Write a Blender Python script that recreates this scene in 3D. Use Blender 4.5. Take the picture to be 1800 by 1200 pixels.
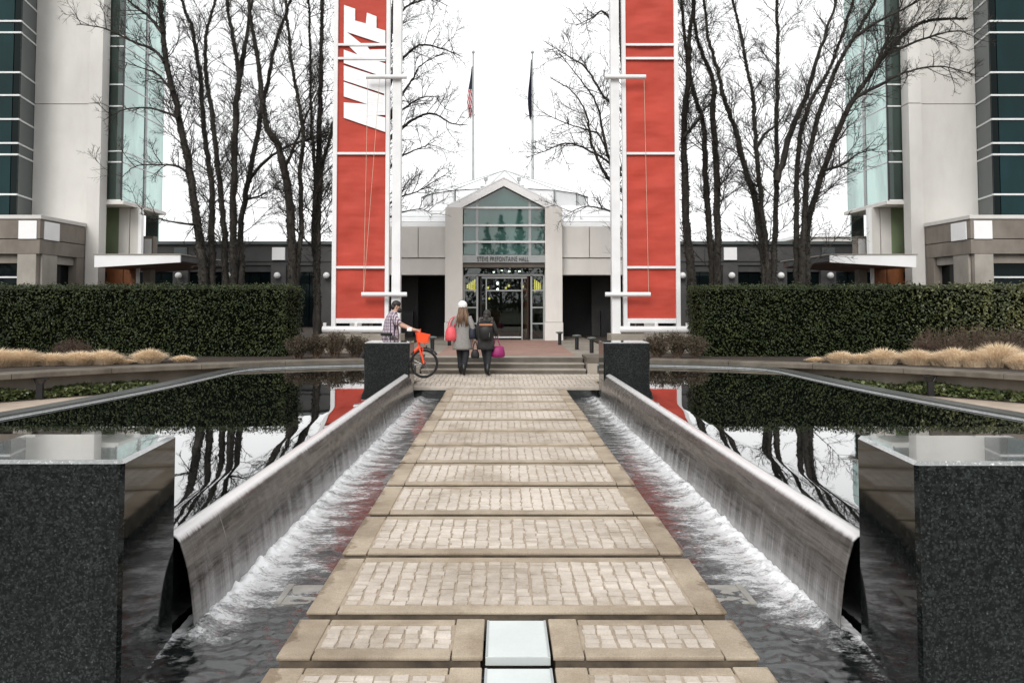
import bpy, bmesh, math, random
from mathutils import Vector, noise, Matrix
R = math.radians
rnd = random.Random(7)
scene = bpy.context.scene
for o in list(bpy.data.objects):
    bpy.data.objects.remove(o, do_unlink=True)

# ------------------------------------------------------------------ camera
F_PX, PX, YH, EYE, PITCH = 1450.0, 884.0, 530.0, 1.7, R(2.6)
YP = YH - F_PX * math.tan(PITCH)
cam_d = bpy.data.cameras.new('camera')
cam = bpy.data.objects.new('camera', cam_d)
scene.collection.objects.link(cam)
cam.location = (0, 0, EYE)
cam.rotation_euler = (R(90) + PITCH, 0, 0)
cam_d.sensor_fit = 'HORIZONTAL'
cam_d.sensor_width = 36.0
cam_d.lens = F_PX / 1800 * 36
cam_d.shift_x = (900 - PX) / 1800
cam_d.shift_y = (YP - 600) / 1800
cam_d.clip_start = 0.05
cam_d.clip_end = 2000
scene.camera = cam

# ------------------------------------------------------------------ world, sun, exposure
SUN_EL, SUN_AZ = 36, 195          # high, from behind the camera, veiled by cloud
w = bpy.data.worlds.new('World')
scene.world = w
w.use_nodes = True
nt = w.node_tree
nt.nodes.clear()
wo = nt.nodes.new('ShaderNodeOutputWorld')
bg = nt.nodes.new('ShaderNodeBackground')
sky = nt.nodes.new('ShaderNodeTexSky')
sky.sky_type = 'NISHITA'
sky.sun_disc = False
sky.sun_elevation = R(SUN_EL)
sky.sun_rotation = R(SUN_AZ)
sky.air_density = 1.0
sky.dust_density = 4.0
hs = nt.nodes.new('ShaderNodeHueSaturation')
hs.inputs['Saturation'].default_value = 0.06
mxw = nt.nodes.new('ShaderNodeMix')
mxw.data_type = 'RGBA'
mxw.inputs[0].default_value = 0.72
mxw.inputs[7].default_value = (11.0, 11.05, 11.1, 1)     # even cloud deck
nt.links.new(sky.outputs[0], hs.inputs['Color'])
nt.links.new(hs.outputs[0], mxw.inputs[6])
nt.links.new(mxw.outputs[2], bg.inputs[0])
bg.inputs[1].default_value = 0.13
nt.links.new(bg.outputs[0], wo.inputs[0])
sl = bpy.data.lights.new('sun', 'SUN')
sl.energy = 1.5
sl.angle = R(25)
sl.color = (1.0, 0.97, 0.93)
so = bpy.data.objects.new('sun', sl)
scene.collection.objects.link(so)
so.rotation_euler = (R(90 - SUN_EL), 0, R(180 - SUN_AZ) + R(180) - R(180))
sd = Vector((math.sin(R(SUN_AZ)) * math.cos(R(SUN_EL)), math.cos(R(SUN_AZ)) * math.cos(R(SUN_EL)), math.sin(R(SUN_EL))))
so.rotation_euler = (-sd).to_track_quat('-Z', 'Y').to_euler()
vs = scene.view_settings
vs.view_transform = 'Standard'
vs.look = 'None'
vs.exposure = 0.16
vs.gamma = 1.0
vs.use_curve_mapping = False
scene.render.engine = 'CYCLES'
scene.cycles.max_bounces = 8
scene.cycles.transparent_max_bounces = 12

AX = 0.08                         # axis of the forecourt

def ray(px, py):
    cx, cy = (px - PX) / F_PX, -(py - YP) / F_PX
    s, c = math.sin(PITCH), math.cos(PITCH)
    return cx, c - s * cy, s + c * cy
def at(px, py, d):
    r = ray(px, py); t = d / r[1]
    return Vector((r[0] * t, d, EYE + r[2] * t))
def gr(px, py, z=0.0):
    r = ray(px, py); t = (z - EYE) / r[2]
    return Vector((r[0] * t, r[1] * t, z))
def zat(py, d, px=884):
    return at(px, py, d).z

# ------------------------------------------------------------------ materials
def newmat(name):
    m = bpy.data.materials.new(name)
    m.use_nodes = True
    n = m.node_tree
    b = n.nodes['Principled BSDF']
    return m, n, b
def N(n, t, **kw):
    x = n.nodes.new(t)
    for k, v in kw.items():
        setattr(x, k, v)
    return x
def coord(n, kind='Object', scale=(1, 1, 1)):
    if kind == 'World':
        g = N(n, 'ShaderNodeNewGeometry'); src = g.outputs['Position']
    else:
        g = N(n, 'ShaderNodeTexCoord'); src = g.outputs[kind]
    mp = N(n, 'ShaderNodeMapping')
    mp.inputs['Scale'].default_value = scale
    n.links.new(src, mp.inputs['Vector'])
    return mp.outputs[0]
def ntex(n, vec, scale, detail=5, rough=0.6):
    t = N(n, 'ShaderNodeTexNoise')
    t.inputs['Scale'].default_value = scale
    t.inputs['Detail'].default_value = detail
    t.inputs['Roughness'].default_value = rough
    n.links.new(vec, t.inputs['Vector'])
    return t.outputs['Fac']
def ramp(n, fac, stops):
    r = N(n, 'ShaderNodeValToRGB')
    e = r.color_ramp.elements
    while len(e) < len(stops):
        e.new(0.5)
    for i, (p, c) in enumerate(stops):
        e[i].position = p
        e[i].color = tuple(c) + (1,) if len(c) == 3 else c
    n.links.new(fac, r.inputs[0])
    return r.outputs[0]
def mixc(n, fac, a, b, mode='MIX'):
    m = N(n, 'ShaderNodeMix', data_type='RGBA', blend_type=mode)
    for sock, v in ((0, fac), (6, a), (7, b)):
        if hasattr(v, 'is_linked') or isinstance(v, bpy.types.NodeSocket):
            n.links.new(v, m.inputs[sock])
        else:
            m.inputs[sock].default_value = v if sock == 0 else (tuple(v) + (1,) if len(v) == 3 else v)
    return m.outputs[2]
def mth(n, op, a, b=0.0, clamp=False):
    m = N(n, 'ShaderNodeMath', operation=op, use_clamp=clamp)
    for i, v in ((0, a), (1, b)):
        if isinstance(v, bpy.types.NodeSocket):
            n.links.new(v, m.inputs[i])
        else:
            m.inputs[i].default_value = v
    return m.outputs[0]
def bump(n, b, h, strength, dist=0.01):
    x = N(n, 'ShaderNodeBump')
    x.inputs['Strength'].default_value = strength
    x.inputs['Distance'].default_value = dist
    n.links.new(h, x.inputs['Height'])
    n.links.new(x.outputs[0], b.inputs['Normal'])
MATS = {}
def M(name, c, c2=None, scale=3.0, rough=0.7, ior=1.45, metal=0.0, bmp=0.0, bscale=60.0, bdist=0.005,
      stretch=(1, 1, 1), lo=0.35, hi=0.65, coat=0.0, fine=0.0, fscale=90.0, rnd_amt=0.0, kind='Object', stain=0.0, sscale=0.6):
    m, n, b = newmat(name)
    vec = coord(n, kind, stretch)
    if c2 is None:
        c2 = tuple(v * 0.82 for v in c)
    col = ramp(n, ntex(n, vec, scale), [(lo, c), (hi, c2)])
    if fine:
        f = ntex(n, vec, fscale, 3)
        col = mixc(n, fine, col, ramp(n, f, [(0.35, (0.25,) * 3), (0.65, (1.0,) * 3)]), 'MULTIPLY')
    if stain:
        v2 = coord(n, 'World', (1, 1, 0.35))
        f = ntex(n, v2, sscale, 6, 0.65)
        col = mixc(n, stain, col, ramp(n, f, [(0.38, (0.45, 0.42, 0.38)), (0.6, (1, 1, 1))]), 'MULTIPLY')
    if rnd_amt:
        oi = N(n, 'ShaderNodeObjectInfo')
        col = mixc(n, 1.0, col, ramp(n, oi.outputs['Random'], [(0, (1 - rnd_amt, 1 - rnd_amt * 1.1, 1 - rnd_amt * 1.2)), (1, (1, 1, 1))]), 'MULTIPLY')
    n.links.new(col, b.inputs['Base Color'])
    b.inputs['Roughness'].default_value = rough
    b.inputs['IOR'].default_value = ior
    b.inputs['Metallic'].default_value = metal
    b.inputs['Coat Weight'].default_value = coat
    b.inputs['Coat Roughness'].default_value = 0.05
    if bmp:
        bump(n, b, ntex(n, vec, bscale, 4), bmp, bdist)
    MATS[name] = m
    return m

M('border_stone', (0.50, 0.42, 0.32), (0.42, 0.35, 0.265), 2.5, 0.8, bmp=0.45, bscale=160, bdist=0.004, fine=0.35, fscale=140, kind='World', stain=0.55, sscale=1.7, rnd_amt=0.12)
M('cobble', (0.645, 0.58, 0.51), (0.555, 0.495, 0.43), 9, 0.75, bmp=0.5, bscale=70, bdist=0.004, fine=0.2, rnd_amt=0.2, kind='World', stain=0.4, sscale=1.1)
M('sett', (0.58, 0.52, 0.45), (0.49, 0.435, 0.37), 9, 0.75, bmp=0.5, bscale=70, bdist=0.004, fine=0.2, kind='World', stain=0.45, sscale=0.9)
M('mortar', (0.39, 0.32, 0.245), (0.29, 0.235, 0.18), 8, 0.95, bmp=0.4, kind='World')
M('slab_edge', (0.15, 0.115, 0.08), (0.06, 0.047, 0.035), 6, 0.8, bmp=0.4, bscale=80, kind='World')
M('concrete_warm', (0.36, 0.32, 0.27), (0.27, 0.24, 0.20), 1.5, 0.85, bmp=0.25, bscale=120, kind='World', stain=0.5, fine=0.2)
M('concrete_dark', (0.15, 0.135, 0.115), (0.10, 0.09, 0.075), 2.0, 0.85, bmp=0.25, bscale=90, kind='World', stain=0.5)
M('bench_concrete', (0.155, 0.135, 0.108), (0.095, 0.082, 0.066), 3.0, 0.85, bmp=0.3, bscale=90, kind='World', stain=0.6, sscale=1.3)
M('wall_white', (0.645, 0.63, 0.60), (0.59, 0.575, 0.55), 0.5, 0.7, bmp=0.12, bscale=30, kind='World', stain=0.22, sscale=0.55)
M('wall_pale', (0.74, 0.72, 0.68), (0.67, 0.65, 0.615), 0.8, 0.75, bmp=0.1, bscale=60, kind='World', stain=0.2, sscale=0.5)
M('podium_concrete', (0.25, 0.22, 0.19), (0.19, 0.165, 0.14), 1.2, 0.85, bmp=0.25, bscale=50, kind='World', stain=0.45, sscale=0.8)
M('podium_pier', (0.38, 0.355, 0.315), (0.30, 0.28, 0.25), 1.2, 0.85, bmp=0.25, bscale=50, kind='World', stain=0.4, sscale=0.8)
M('panel_white', (0.84, 0.84, 0.84), (0.78, 0.78, 0.78), 1.0, 0.4, kind='World')
M('dark_building', (0.075, 0.073, 0.072), (0.05, 0.05, 0.05), 1.0, 0.8, bmp=0.2, bscale=30, kind='World')
M('dark_metal', (0.015, 0.015, 0.016), (0.01, 0.01, 0.011), 4, 0.4)
M('spandrel', (0.095, 0.11, 0.108), (0.075, 0.09, 0.09), 0.8, 0.35, kind='World')
M('mullion', (0.68, 0.70, 0.70), (0.6, 0.62, 0.62), 3, 0.35, kind='World')
M('mullion_grey', (0.36, 0.38, 0.38), (0.30, 0.32, 0.32), 3, 0.35, kind='World')
M('white_metal', (0.74, 0.74, 0.745), (0.66, 0.66, 0.665), 2.0, 0.38, kind='World', stain=0.12)
M('roof_white', (0.88, 0.89, 0.90), (0.82, 0.83, 0.84), 0.6, 0.45, kind='World', stain=0.1)
M('wood_soffit', (0.13, 0.048, 0.02), (0.085, 0.03, 0.013), 3, 0.55, stretch=(1, 6, 6), kind='World')
M('timber', (0.24, 0.085, 0.028), (0.17, 0.058, 0.02), 3, 0.5, stretch=(6, 6, 1), kind='World')
M('soil', (0.05, 0.036, 0.026), (0.028, 0.02, 0.015), 8, 0.95, bmp=0.8, bscale=40, bdist=0.02, kind='World')
M('lawn', (0.05, 0.06, 0.022), (0.035, 0.04, 0.018), 2, 0.95, bmp=0.6, bscale=60, bdist=0.02, kind='World')
M('path', (0.47, 0.385, 0.31), (0.38, 0.31, 0.25), 3, 0.85, bmp=0.2, bscale=120, kind='World', fine=0.2, stain=0.3, sscale=1.0)
M('rope', (0.5, 0.42, 0.32), None, 5, 0.9)
M('lamp_glass', (0.75, 0.75, 0.74), None, 3, 0.15)
M('flag_navy', (0.012, 0.012, 0.04), (0.008, 0.008, 0.025), 6, 0.8)
M('rim_granite', (0.10, 0.107, 0.104), (0.065, 0.07, 0.068), 60, 0.28, bmp=0.05, kind='World', fine=0.3, stain=0.25)
M('rim_metal', (0.36, 0.37, 0.37), (0.26, 0.27, 0.27), 20, 0.25, kind='World')
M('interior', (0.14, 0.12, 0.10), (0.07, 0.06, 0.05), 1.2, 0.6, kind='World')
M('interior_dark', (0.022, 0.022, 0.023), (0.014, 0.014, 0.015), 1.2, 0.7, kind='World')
M('interior_grey', (0.05, 0.05, 0.05), (0.035, 0.035, 0.035), 1.2, 0.7, kind='World')
M('cover_plate', (0.34, 0.33, 0.30), (0.24, 0.23, 0.21), 9, 0.4, kind='World')
M('orange_column', (0.45, 0.13, 0.03), None, 2, 0.5, kind='World')
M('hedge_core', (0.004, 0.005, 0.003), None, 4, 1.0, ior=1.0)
M('frosted', (0.56, 0.60, 0.59), (0.50, 0.54, 0.53), 2.2, 0.10, kind='World', fine=0.05, stain=0.08)

def granite(name, rough, speck, base, coat, bm, ior=1.5):
    m, n, b = newmat(name)
    vec = coord(n, 'World')
    v = N(n, 'ShaderNodeTexVoronoi'); v.inputs['Scale'].default_value = 105
    n.links.new(vec, v.inputs['Vector'])
    a = ntex(n, vec, 26, 5, 0.75)
    bb = ntex(n, vec, 75, 3, 0.6)
    s1 = ramp(n, a, [(0.47, (0, 0, 0)), (0.62, (1, 1, 1))])
    s2 = ramp(n, v.outputs['Color'], [(0.62, (0, 0, 0)), (0.80, (1, 1, 1))])
    s3 = ramp(n, bb, [(0.60, (0, 0, 0)), (0.70, (1, 1, 1))])
    f = mixc(n, 0.62, s1, s2)
    col = mixc(n, f, base, speck)
    col = mixc(n, s3, col, tuple(x * 2.6 for x in speck))
    # faint water marks
    col = mixc(n, 0.4, col, ramp(n, ntex(n, coord(n, 'World', (1, 1, 0.3)), 2.6, 7, 0.7), [(0.38, (0.35,) * 3), (0.6, (1,) * 3)]), 'MULTIPLY')
    n.links.new(col, b.inputs['Base Color'])
    b.inputs['Roughness'].default_value = rough
    b.inputs['IOR'].default_value = ior
    b.inputs['Coat Weight'].default_value = coat
    b.inputs['Coat Roughness'].default_value = 0.02
    if rough > 0.3: b.inputs['Specular IOR Level'].default_value = 0.14
    if bm:
        bump(n, b, mixc(n, 0.5, s1, s2), bm, 0.004)
    MATS[name] = m
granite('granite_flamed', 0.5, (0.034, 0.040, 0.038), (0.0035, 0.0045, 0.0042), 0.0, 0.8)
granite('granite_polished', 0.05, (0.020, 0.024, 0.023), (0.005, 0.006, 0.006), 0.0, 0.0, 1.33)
granite('granite_top', 0.14, (0.24, 0.25, 0.245), (0.16, 0.168, 0.165), 1.0, 0.0, 1.9)  # pale sky reflection on the block tops mixed into the stone colour
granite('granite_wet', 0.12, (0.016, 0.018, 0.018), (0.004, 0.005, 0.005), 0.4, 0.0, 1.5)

# still pool water: near-black basin under a mirror surface
m, n, b = newmat('pool_water')
b.inputs['Base Color'].default_value = (0.004, 0.005, 0.005, 1)
b.inputs['Roughness'].default_value = 0.012
b.inputs['IOR'].default_value = 2.1
b.inputs['Coat Weight'].default_value = 0.8
b.inputs['Coat Roughness'].default_value = 0.0
b.inputs['Coat IOR'].default_value = 1.5
vec = coord(n, 'World', (1, 0.35, 1))
bump(n, b, ntex(n, vec, 5.0, 3, 0.5), 0.035, 0.02)
MATS['pool_water'] = m

# falling sheet: thin water over its own shadow, milky towards the foot
m, n, b = newmat('water_sheet')
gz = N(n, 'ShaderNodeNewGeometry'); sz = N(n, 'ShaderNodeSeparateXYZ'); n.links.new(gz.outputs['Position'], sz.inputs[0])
a = ntex(n, coord(n, 'World', (1, 11, 0.5)), 3.4, 6, 0.7)            # vertical threads
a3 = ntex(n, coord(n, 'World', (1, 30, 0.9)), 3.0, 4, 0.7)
a2 = ntex(n, coord(n, 'World', (4, 0.45, 9)), 1.7, 6, 0.65)            # bands along the lip
col = ramp(n, a2, [(0.36, (0.035, 0.031, 0.028)), (0.46, (0.095, 0.086, 0.080)), (0.56, (0.145, 0.134, 0.127)), (0.66, (0.065, 0.059, 0.055))])
col = mixc(n, 0.55, col, ramp(n, a3, [(0.35, (0.55, 0.54, 0.53)), (0.65, (1.15, 1.15, 1.15))]), 'MULTIPLY')
col = mixc(n, ramp(n, a, [(0.63, (0, 0, 0)), (0.74, (0.65, 0.65, 0.65))]), col, (0.50, 0.49, 0.49))
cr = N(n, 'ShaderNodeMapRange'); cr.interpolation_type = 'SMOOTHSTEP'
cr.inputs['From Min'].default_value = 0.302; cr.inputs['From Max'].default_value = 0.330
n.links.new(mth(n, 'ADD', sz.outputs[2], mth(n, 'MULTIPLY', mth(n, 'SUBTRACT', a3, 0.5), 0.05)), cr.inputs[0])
col = mixc(n, mth(n, 'MULTIPLY', cr.outputs[0], 0.85), col, (0.76, 0.75, 0.75))          # sky reflection along the lip, painted into the colour
ft = N(n, 'ShaderNodeMapRange'); ft.interpolation_type = 'SMOOTHSTEP'
ft.inputs['From Min'].default_value = 0.06; ft.inputs['From Max'].default_value = -0.22
n.links.new(mth(n, 'ADD', sz.outputs[2], mth(n, 'MULTIPLY', mth(n, 'SUBTRACT', 0.5, a), 0.55)), ft.inputs[0])
col = mixc(n, mth(n, 'MULTIPLY', ft.outputs[0], 0.3), col, (0.60, 0.60, 0.60))
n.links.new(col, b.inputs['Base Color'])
b.inputs['Roughness'].default_value = 0.16
b.inputs['IOR'].default_value = 1.45
b.inputs['Coat Weight'].default_value = 0.2
b.inputs['Coat Roughness'].default_value = 0.05
bump(n, b, mixc(n, 0.5, a, a3), 0.3, 0.012)
MATS['water_sheet'] = m

# channel water with foam spreading from the foot of each sheet
m, n, b = newmat('channel_water')
g = N(n, 'ShaderNodeNewGeometry')
sp = N(n, 'ShaderNodeSeparateXYZ')
n.links.new(g.outputs['Position'], sp.inputs[0])
ax = mth(n, 'ABSOLUTE', mth(n, 'SUBTRACT', sp.outputs[0], AX))
t = mth(n, 'DIVIDE', mth(n, 'SUBTRACT', ax, 1.07), 0.62)               # 0 at the walk, above 1 at the sheet
foot_ = mth(n, 'MAXIMUM', mth(n, 'SUBTRACT', ax, 1.56), 0.0)
t = mth(n, 'SUBTRACT', t, mth(n, 'MULTIPLY', mth(n, 'MAXIMUM', mth(n, 'SUBTRACT', ax, 1.86), 0.0), 14.0))   # still water behind the sheet
vec = coord(n, 'World', (0.8, 1.5, 1))
f1 = ntex(n, vec, 4.2, 8, 0.74)
f2 = ntex(n, coord(n, 'World', (1.0, 1.8, 1)), 38, 5, 0.75)
nz = mth(n, 'ADD', mth(n, 'MULTIPLY', mth(n, 'SUBTRACT', f1, 0.5), 2.6), mth(n, 'MULTIPLY', mth(n, 'SUBTRACT', f2, 0.5), 1.5))
near = N(n, 'ShaderNodeMapRange'); near.interpolation_type = 'SMOOTHSTEP'
near.inputs['From Min'].default_value = 4.2; near.inputs['From Max'].default_value = 5.6
near.inputs['To Min'].default_value = -0.95; near.inputs['To Max'].default_value = 0.0
n.links.new(sp.outputs[1], near.inputs[0])
foam = mth(n, 'ADD', mth(n, 'ADD', t, nz), near.outputs[0])
fr = ramp(n, foam, [(0.40, (0, 0, 0)), (0.68, (0.18, 0.18, 0.18)), (0.90, (0.50, 0.50, 0.50)), (1.0, (0.72, 0.72, 0.72))])
ftm = ramp(n, mth(n, 'ADD', mth(n, 'ADD', mth(n, 'MULTIPLY', foot_, 3.4), mth(n, 'MULTIPLY', nz, 0.55)), near.outputs[0]), [(0.42, (0, 0, 0)), (0.75, (1, 1, 1))])
fr = mth(n, 'MAXIMUM', fr, ftm)
n.links.new(mixc(n, fr, (0.010, 0.012, 0.012), (0.78, 0.79, 0.80)), b.inputs['Base Color'])
n.links.new(mth(n, 'ADD', mth(n, 'MULTIPLY', fr, 0.45), 0.05), b.inputs['Roughness'])
b.inputs['IOR'].default_value = 1.62
b.inputs['Coat Weight'].default_value = 0.3
b.inputs['Coat Roughness'].default_value = 0.04
bump(n, b, ntex(n, coord(n, 'World', (1, 2.2, 1)), 26, 4, 0.6), 0.16, 0.02)
MATS['channel_water'] = m
for nm in ('border_stone', 'cobble'):
    n = MATS[nm].node_tree; b = n.nodes['Principled BSDF']
    lk = b.inputs['Base Color'].links[0].from_socket
    sx = N(n, 'ShaderNodeSeparateXYZ'); gg = N(n, 'ShaderNodeNewGeometry'); n.links.new(gg.outputs['Position'], sx.inputs[0])
    ex = mth(n, 'SUBTRACT', mth(n, 'ABSOLUTE', mth(n, 'SUBTRACT', sx.outputs[0], AX)), 1.12)
    dm = mth(n, 'ADD', mth(n, 'MULTIPLY', ex, 4.0), mth(n, 'MULTIPLY', ntex(n, coord(n, 'World'), 3.5, 7, 0.7), 1.7))
    dm = ramp(n, dm, [(0.90, (1, 1, 1)), (1.0, (0.62, 0.58, 0.53))])
    blot = ramp(n, ntex(n, coord(n, 'World', (1, 0.8, 1)), 1.3, 8, 0.72), [(0.36, (0.70, 0.66, 0.60)), (0.5, (1, 1, 1))])
    n.links.new(mixc(n, 0.8, mixc(n, 1.0, lk, dm, 'MULTIPLY'), blot, 'MULTIPLY'), b.inputs['Base Color'])

def facade_glass(name, c, ior, rough=0.02, coat=1.0):
    m, n, b = newmat(name)
    vec = coord(n, 'World')
    col = ramp(n, ntex(n, coord(n, 'World', (1, 1, 0.4)), 0.7, 3), [(0.35, c), (0.65, tuple(x * 0.55 for x in c))])
    n.links.new(col, b.inputs['Base Color'])
    b.inputs['Roughness'].default_value = rough
    b.inputs['IOR'].default_value = ior
    b.inputs['Coat Weight'].default_value = coat
    b.inputs['Coat Roughness'].default_value = 0.0
    b.inputs['Specular Tint'].default_value = (0.86, 1.0, 0.97, 1)
    bump(n, b, ntex(n, vec, 0.9, 2), 0.03, 0.05)
    MATS[name] = m
facade_glass('glass_bay', (0.045, 0.065, 0.055), 1.45, 0.02, 0.35)
facade_glass('glass_side', (0.40, 0.53, 0.495), 1.5)
MATS['glass_side'].node_tree.nodes['Principled BSDF'].inputs['Metallic'].default_value = 0.8
facade_glass('glass_recess', (0.30, 0.37, 0.22), 1.3, 0.05, 0.1)
facade_glass('glass_dark', (0.005, 0.008, 0.009), 1.22, 0.03, 0.0)
facade_glass('glass_teal', (0.006, 0.028, 0.032), 1.28, 0.03, 0.0)
facade_glass('glass_gable', (0.05, 0.125, 0.105), 1.6)
def clear_glass(name, tint, fac):
    m = bpy.data.materials.new(name); m.use_nodes = True
    n = m.node_tree; n.nodes.clear()
    o = N(n, 'ShaderNodeOutputMaterial'); mx = N(n, 'ShaderNodeMixShader')
    tr = N(n, 'ShaderNodeBsdfTransparent'); gl = N(n, 'ShaderNodeBsdfGlossy')
    tr.inputs[0].default_value = tint + (1,)
    gl.inputs['Roughness'].default_value = 0.01
    fr = N(n, 'ShaderNodeFresnel'); fr.inputs[0].default_value = 1.5
    n.links.new(mth(n, 'ADD', fr.outputs[0], fac, True), mx.inputs[0])
    n.links.new(tr.outputs[0], mx.inputs[1]); n.links.new(gl.outputs[0], mx.inputs[2])
    n.links.new(mx.outputs[0], o.inputs[0])
    MATS[name] = m
clear_glass('door_glass', (0.62, 0.72, 0.70), 0.03)

def fabric_red():
    m, n, b = newmat('banner_red')
    vec = coord(n, 'World')
    col = ramp(n, ntex(n, vec, 0.8, 5), [(0.3, (0.47, 0.052, 0.029)), (0.7, (0.37, 0.040, 0.023))])
    n.links.new(col, b.inputs['Base Color'])
    b.inputs['Roughness'].default_value = 0.75
    h = mixc(n, 0.4, ntex(n, coord(n, 'World', (0.6, 1, 1.6)), 1.3, 2), ntex(n, coord(n, 'World', (1.6, 1, 0.6)), 1.0, 2))
    bump(n, b, h, 0.7, 0.12)
    MATS['banner_red'] = m
    m, n, b = newmat('letter_white')
    b.inputs['Base Color'].default_value = (0.80, 0.80, 0.81, 1)
    b.inputs['Roughness'].default_value = 0.7
    h = ntex(n, coord(n, 'World', (0.7, 1, 2.5)), 2.2, 4)
    bump(n, b, h, 0.5, 0.06)
    MATS['letter_white'] = m
fabric_red()

def leafmat(name, stops, rough=0.35, scale=2.5, tr=0.0):
    m, n, b = newmat(name)
    vec = coord(n, 'World')
    f = mixc(n, 0.5, ntex(n, vec, scale, 4), ntex(n, vec, 30, 2))
    n.links.new(ramp(n, f, stops), b.inputs['Base Color'])
    b.inputs['Roughness'].default_value = rough
    MATS[name] = m
leafmat('hedge_leaf', [(0.36, (0.011, 0.017, 0.006)), (0.5, (0.024, 0.035, 0.011)), (0.62, (0.056, 0.068, 0.021))], 0.36)
MATS['hedge_leaf'].node_tree.nodes['Principled BSDF'].inputs['Specular IOR Level'].default_value = 0.2
leafmat('hedge_leaf_pale', [(0.36, (0.022, 0.032, 0.010)), (0.5, (0.055, 0.065, 0.020)), (0.62, (0.125, 0.125, 0.035))], 0.4)
leafmat('ivy_leaf', [(0.34, (0.028, 0.045, 0.015)), (0.5, (0.075, 0.10, 0.035)), (0.64, (0.20, 0.21, 0.09))], 0.32, 5)
leafmat('dry_grass', [(0.34, (0.52, 0.39, 0.255)), (0.5, (0.76, 0.61, 0.43)), (0.66, (0.88, 0.75, 0.57))], 0.8, 3)
leafmat('twig_brown', [(0.35, (0.055, 0.036, 0.026)), (0.65, (0.12, 0.08, 0.055))], 0.85, 3)
leafmat('shrub_leaf', [(0.35, (0.030, 0.028, 0.014)), (0.65, (0.07, 0.058, 0.030))], 0.6, 3)
leafmat('moss', [(0.35, (0.010, 0.010, 0.006)), (0.65, (0.032, 0.028, 0.016))], 0.9, 3)
leafmat('conifer', [(0.35, (0.010, 0.016, 0.010)), (0.65, (0.028, 0.036, 0.020))], 0.7, 0.8)
m, n, b = newmat('bark')
vec = coord(n, 'World', (1, 1, 0.35))
f = mixc(n, 0.5, ntex(n, vec, 6, 5), ntex(n, vec, 28, 4))
n.links.new(ramp(n, f, [(0.36, (0.008, 0.007, 0.0055)), (0.52, (0.024, 0.020, 0.016)), (0.64, (0.060, 0.050, 0.040))]), b.inputs['Base Color'])
b.inputs['Roughness'].default_value = 0.9
bump(n, b, f, 0.9, 0.03)
MATS['bark'] = m

def brickmat():
    m, n, b = newmat('brick_paving')
    br = N(n, 'ShaderNodeTexBrick')
    n.links.new(coord(n, 'World'), br.inputs['Vector'])
    br.inputs['Scale'].default_value = 4.5
    br.inputs['Color1'].default_value = (0.34, 0.19, 0.145, 1)
    br.inputs['Color2'].default_value = (0.26, 0.145, 0.115, 1)
    br.inputs['Mortar'].default_value = (0.24, 0.20, 0.17, 1)
    br.inputs['Mortar Size'].default_value = 0.012
    col = mixc(n, 0.5, br.outputs['Color'], ramp(n, ntex(n, coord(n, 'World'), 0.9, 5), [(0.35, (0.6, 0.58, 0.56)), (0.65, (1.1, 1.08, 1.05))]), 'MULTIPLY')
    n.links.new(col, b.inputs['Base Color'])
    b.inputs['Roughness'].default_value = 0.8
    MATS['brick_paving'] = m
brickmat()
def emit(name, c, s):
    m, n, b = newmat(name)
    b.inputs['Base Color'].default_value = c + (1,)
    b.inputs['Emission Color'].default_value = c + (1,)
    b.inputs['Emission Strength'].default_value = s
    MATS[name] = m
emit('lamp_yellow', (1.0, 0.72, 0.12), 1.4)
emit('lamp_white', (1.0, 0.93, 0.80), 9.0)

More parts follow.
